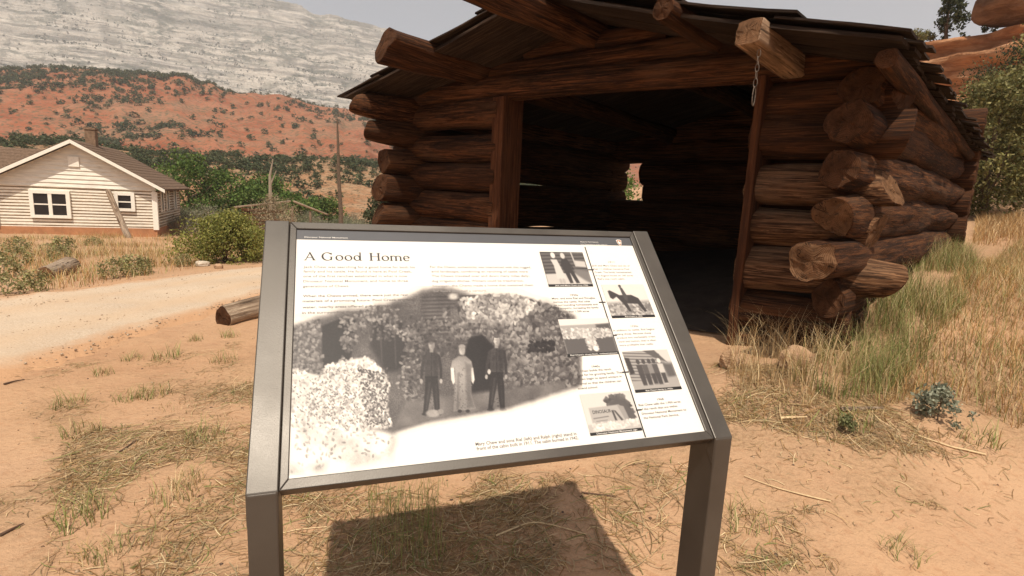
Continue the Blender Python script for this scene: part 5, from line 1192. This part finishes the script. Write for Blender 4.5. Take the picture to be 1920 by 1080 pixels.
# straw litter under and beside the sign
parts = []
for pix, N, L0, L1, m in (([(80, 1079), (120, 830), (330, 760), (520, 700), (800, 880), (1060, 900), (1260, 1000), (1250, 1079)], 6800, .025, .15, clump(2.6, -.30, .30)), ([(1320, 790), (1340, 680), (1640, 700), (1900, 800), (1910, 870), (1600, 850)], 3600, .04, .22, clump(2.4, -.4, .3)), ([(1330, 1079), (1360, 960), (1900, 950), (1910, 1079)], 320, .03, .12, clump(2.6, .0, .4)), ([(0, 1000), (0, 700), (450, 640), (470, 900)], 1700, .02, .10, clump(2.6, -.2, .4)), ([(1330, 900), (1340, 820), (1900, 860), (1910, 1000), (1400, 1000)], 260, .02, .09, None), ([(560, 1079), (560, 930), (1100, 880), (1300, 860), (1260, 1079)], 1300, .03, .18, clump(3, -.5, .2))):
    P = scatter(pix, N, r, m); L = L0+(L1-L0)*r.random(N)**2; pal = np.concatenate([STRAW, STRAW*.75, STRAW*.55, RUSSET*.6, GRN[:1]]); parts.append(straws(P, L, .0016+.002*r.random(N), r, pick(pal, N, r)))
V, Fq, c = join(parts); o = mk('straw_litter', V, Fq, M_GRASS, cols=c); tag(o, 'scattered dead straw and twigs lying on the red sand', 'straw', kind='stuff')
# low green and dry grass among the litter
parts = []
P = scatter([(80, 1079), (120, 820), (330, 740), (520, 690), (800, 890), (1000, 960), (900, 1079)], 900, r, clump(3.4, .0, .35)); N = len(P); parts.append(blades(P, .02+.05*r.random(N), .0022+.0015*r.random(N), .4+.5*r.random(N), np.where((r.random(N) < .4)[:, None], pick(GRN, N, r), pick(STRAW, N, r)), r))
P = scatter([(700, 1079), (690, 940), (820, 930), (840, 1079)], 260, r); N = len(P); parts.append(blades(P, .08+.13*r.random(N), .002+.0015*r.random(N), .1+.35*r.random(N), pick(GRN, N, r), r, 4))
V, Fq, c = join(parts); o = mk('short_grass', V, Fq, M_GRASS, cols=c); tag(o, 'short sparse green grass under the slanted sign', 'grass', kind='stuff')
# separate tufts on the left bank
tuft_px = [(194, 703), (250, 676), (315, 674), (365, 640), (421, 680), (432, 634), (130, 764), (240, 755), (290, 745), (152, 814), (382, 822), (157, 976), (324, 938), (350, 905), (190, 1045), (1595, 800), (1400, 985), (1690, 1045), (1835, 830)]
tufts = []
for k in range(4):
    N = 70; qa = r.random(N)*6.283; qr = .075*np.sqrt(r.random(N)); q = np.stack([np.cos(qa)*qr, np.sin(qa)*qr], 1); P = np.stack([q[:, 0], q[:, 1], np.full(N, -.006)], 1); c = np.where((r.random(N) < .62)[:, None], pick(GRN, N, r), pick(STRAW, N, r)); V, Fq, cc = blades(P, .04+.085*r.random(N), .0025+.0018*r.random(N), .25+.6*r.random(N), c, r, 4); tufts.append(mesh_of('blades', V, Fq, M_GRASS, cols=cc))
for k, (u, v) in enumerate(tuft_px):
    P = ground_hit(u, v); o = obj('grass_tuft', tufts[k % 4], None, P); sc = random.uniform(.8, 1.35); o.scale = (sc*1.2, sc*1.2, sc*.9); o.rotation_euler = (0, 0, k*1.9); tag(o, 'small grass tuft on sand between the road and the sign' if k < 15 else 'small grass tuft on bare sand right of the sign', 'grass tuft', 'grass tufts left of the sign' if k < 15 else 'grass tufts right of the sign')
# weeds and dry grass between road and house
parts = []
P = scatter([(0, 545), (0, 450), (300, 440), (470, 470), (380, 500), (250, 522), (100, 545)], 7000, r, clump(.8, -.45, .2)); N = len(P); parts.append(blades(P, .10+.22*r.random(N), .009+.006*r.random(N), .3+.6*r.random(N), np.where((r.random(N) < .22)[:, None], pick(GRN, N, r), pick(np.concatenate([STRAW, RUSSET]), N, r)), r))
V, Fq, c = join(parts); o = mk('roadside_grass', V, Fq, M_GRASS, cols=c); tag(o, 'dry tawny grass strip between the road and the white house', 'grass', kind='stuff')
wd = None
for k, (u, v, sc) in enumerate([(30, 500, 1.2), (35, 472, 1.0), (118, 478, 1.15), (112, 490, .8), (178, 462, .8), (250, 515, 1.0), (215, 522, .8), (12, 552, .8), (270, 512, .7), (90, 470, .7), (5, 520, 1.0), (65, 545, .7), (345, 500, .6)]):
    P = ground_hit(u, v)
    if wd is None: wd = plant('roadside_weed', P, .60, .42, 'dome', [(.20, .20, .075), (.25, .24, .10), (.32, .28, .15)], 30, 22, .05, 97, 'scruffy grey green weed on the verge before the house', 'weed', 'weeds along the road verge', parts=('stem', 'foliage'), limbs=7, rt=.008, mat=M_DEADTWIG)
    else: copy_tree(wd, P, k*2.1, (sc, sc, sc*random.uniform(.7, 1.1)))
# loose logs, stones, sticks
A = ground_hit(418, 612); Bp = ground_hit(520, 585); o = log(A+np.array([0, 0, .07]), Bp+np.array([0, 0, .09]), .12, .14, 'fallen_log', mats=[M_GREYW, M_END], rough=.2, n=18); tag(o, 'short split weathered log lying at the near road edge', 'log')
A = ground_hit(84, 524); Bp = ground_hit(132, 512); o = log(A+np.array([0, 0, .08]), Bp+np.array([0, 0, .14]), .11, .15, 'fallen_log', mats=[M_GREYW, M_ENDP], rough=.3, n=14); tag(o, 'pale bleached stump log lying on the verge beyond the road', 'log')
M_STONE = mat_rock('tan_stone', (0.34, 0.20, 0.12), (0.44, 0.28, 0.17), (0.50, 0.35, 0.23), 4.0); M_PST = mat_rock('pale_stone', (0.45, 0.36, 0.27), (0.56, 0.47, 0.37), (0.62, 0.54, 0.44), 6.0)
P = cb(.42, -.42, 0); 
for u, v, sz, sd_, lab in ((1492, 690, (.12, .10, .085), 1.2, 'round tan foundation stone in the grass by the cabin corner'), (1366, 690, (.07, .07, .07), 2.2, 'tan stone at the foot of the right door post'), (1555, 640, (.13, .10, .13), 3.2, 'crumbled pale block under the cabin corner logs')):
    P = ground_hit(u, v); rock('foundation_stone', P, sz, M_STONE, sd_, lab, 'stone')
for u, v, sz, sd_, lab in ((380, 500, (.16, .12, .08), 4.1, 'white stone on the far road edge by the bush'), (410, 503, (.11, .09, .06), 5.1, 'small reddish stone beside the white roadside stone')):
    P = ground_hit(u, v); rock('roadside_stone', P, sz, M_PST if sd_ < 5 else M_STONE, sd_, lab, 'stone', sub=3)
def stick(pix, rad, mat, lab, name='dry_stick', lift=.008):
    Q = np.array([ground_hit(u, v) for u, v in pix]); n_ = 10; tt2 = np.linspace(0, 1, n_); Q = np.stack([np.interp(tt2, np.linspace(0, 1, len(Q)), Q[:, i]) for i in range(3)], 1)
    Q[1:-1] = (Q[:-2]+2*Q[1:-1]+Q[2:])/4; Q[:, 2] = H(Q[:, 0], Q[:, 1])+lift; V, Fc = tube_v(Q, np.linspace(rad, rad*.5, n_), 6, 1, .2); o = mk(name, V, Fc, mat, loc=Q[0]); tag(o, lab, 'stick')
M_STK = mat_plain('straw_stalk', (0.58, 0.43, 0.25), .8, .2, 40, .2); M_DKS = mat_plain('dark_twig', (0.10, 0.06, 0.04), .9, .3, 40, .3)
stick([(1557, 945), (1470, 925), (1395, 896)], .004, M_STK, 'long curved straw stalk alone on bare sand right of sign', 'dry_stalk')
stick([(1845, 862), (1780, 840), (1720, 822)], .006, M_STK, 'long pale stalk lying at the edge of the dry grass')
stick([(1462, 791), (1512, 790)], .008, M_STK, 'short pale stick lying near the tall grass')
stick([(1575, 776), (1655, 768)], .016, M_GREYW, 'thick bleached stick lying below the bank grass')
stick([(8, 725), (46, 714)], .007, M_DKS, 'dark twig on sand near the road edge')
stick([(0, 1008), (45, 988)], .006, M_DKS, 'dark twig by the lower left litter')
stick([(225, 852), (258, 828)], .005, M_DKS, 'bent brown twig among left litter')
stick([(1090, 930), (1155, 934)], .004, M_DKS, 'brown twig at the sign shadow corner')
stick([(930, 1010), (985, 990), (1010, 985), (1100, 1010)], .004, M_STK, 'bent pale stalk lying inside the sign shadow')
P = ground_hit(1757, 790); plant('saltbush', P, .26, .20, 'dome', [(.24, .26, .19), (.30, .31, .23), (.20, .21, .15)], 46, 22, .024, 98, 'small grey green leafy plant at the edge of the dry grass', 'plant', parts=('stem', 'foliage'), limbs=5, rt=.004)
P = ground_hit(1592, 815); plant('saltbush', P, .14, .10, 'dome', [(.15, .16, .07), (.19, .19, .09)], 14, 18, .02, 99, 'tiny green seedling at the edge of the bare sand', 'plant', parts=('stem', 'foliage'), limbs=4, rt=.003)
# gravel scattered on the road
rr_ = np.random.default_rng(9); N = 4200; k = rr_.integers(40, 230, N); f = rr_.random(N); q = NE[np.clip(k*160//340, 0, 159)]*(1-f)[:, None] + FE[np.clip(k*160//340, 0, 159)]*f[:, None] + rr_.normal(size=(N, 2))*.12
q = q[in_road(q[:, 0], q[:, 1])]; N = len(q); z = H(q[:, 0], q[:, 1])+.03; sz = .004+.011*rr_.random(N)**3
oct_ = np.array([(1, 0, 0), (0, 1, 0), (-1, 0, 0), (0, -1, 0), (0, 0, .7), (0, 0, -.7)]); fo_ = np.array([(0, 1, 4), (1, 2, 4), (2, 3, 4), (3, 0, 4), (1, 0, 5), (2, 1, 5), (3, 2, 5), (0, 3, 5)])
V = (np.stack([q[:, 0], q[:, 1], z], 1)[:, None] + oct_[None]*sz[:, None, None]*(.6+.8*rr_.random((N, 6, 1)))).reshape(-1, 3); Fq = (np.arange(N)[:, None, None]*6+fo_[None]).reshape(-1, 3); cc = np.repeat(np.array([(.40, .28, .18), (.48, .36, .25), (.26, .17, .11), (.52, .42, .31)])[rr_.integers(4, size=N)], 6, 0)
o = mk('road_gravel', V, Fq, M_GRASS, cols=cc); tag(o, 'loose pale gravel scattered along the dirt road', 'gravel', kind='stuff')

# ------------------------------------------------------------------ smoky summer haze
HZ = 1500.0; tz = 620.0
o = mk('haze', boxv((-HZ, -HZ, -8), (2*HZ, 0, 0), (0, 2*HZ, 0), (0, 0, tz+8)), BOXF, [], None); o['kind'] = 'stuff'; o['label'] = 'pale smoky haze hanging over the whole valley'; o['category'] = 'haze'
hm = bpy.data.materials.new('haze'); hm.use_nodes = True; hn = hm.node_tree; hn.nodes.clear(); ho = hn.nodes.new('ShaderNodeOutputMaterial'); hv = hn.nodes.new('ShaderNodeVolumePrincipled')
hv.inputs['Density'].default_value = .00037; hv.inputs['Color'].default_value = (.90, .94, 1.0, 1); hv.inputs['Anisotropy'].default_value = .1; hn.links.new(hv.outputs[0], ho.inputs['Volume']); o.data.materials.append(hm)
# small clods and pebbles on the open sand
rr_ = np.random.default_rng(19); N = 5200; az_ = np.radians(rr_.uniform(-50, 50, N)); rd = .7+6.5*rr_.random(N)**1.3; q = np.stack([rd*np.sin(az_), rd*np.cos(az_)], 1)
M2 = np.linalg.inv(np.stack([DF[:2], DD[:2]], 1)); ts = (q-CR[:2]) @ M2.T; q = q[~((ts[:, 0] > -.1) & (ts[:, 0] < 5.3) & (ts[:, 1] > -.2) & (ts[:, 1] < 4.6)) & ~in_road(q[:, 0], q[:, 1])]; N = len(q); z = H(q[:, 0], q[:, 1]); sz = .0018+.009*rr_.random(N)**4
V = (np.stack([q[:, 0], q[:, 1], z], 1)[:, None] + oct_[None]*sz[:, None, None]*(.6+.8*rr_.random((N, 6, 1)))).reshape(-1, 3); Fq = (np.arange(N)[:, None, None]*6+fo_[None]).reshape(-1, 3); cc = np.repeat(np.array([(.34, .20, .12), (.42, .26, .16), (.20, .12, .075), (.48, .35, .24), (.12, .08, .06)])[rr_.integers(5, size=N)], 6, 0)
o = mk('sand_pebbles', V, Fq, M_GRASS, cols=cc); tag(o, 'tiny clods and pebbles strewn over the red sand', 'pebbles', kind='stuff')
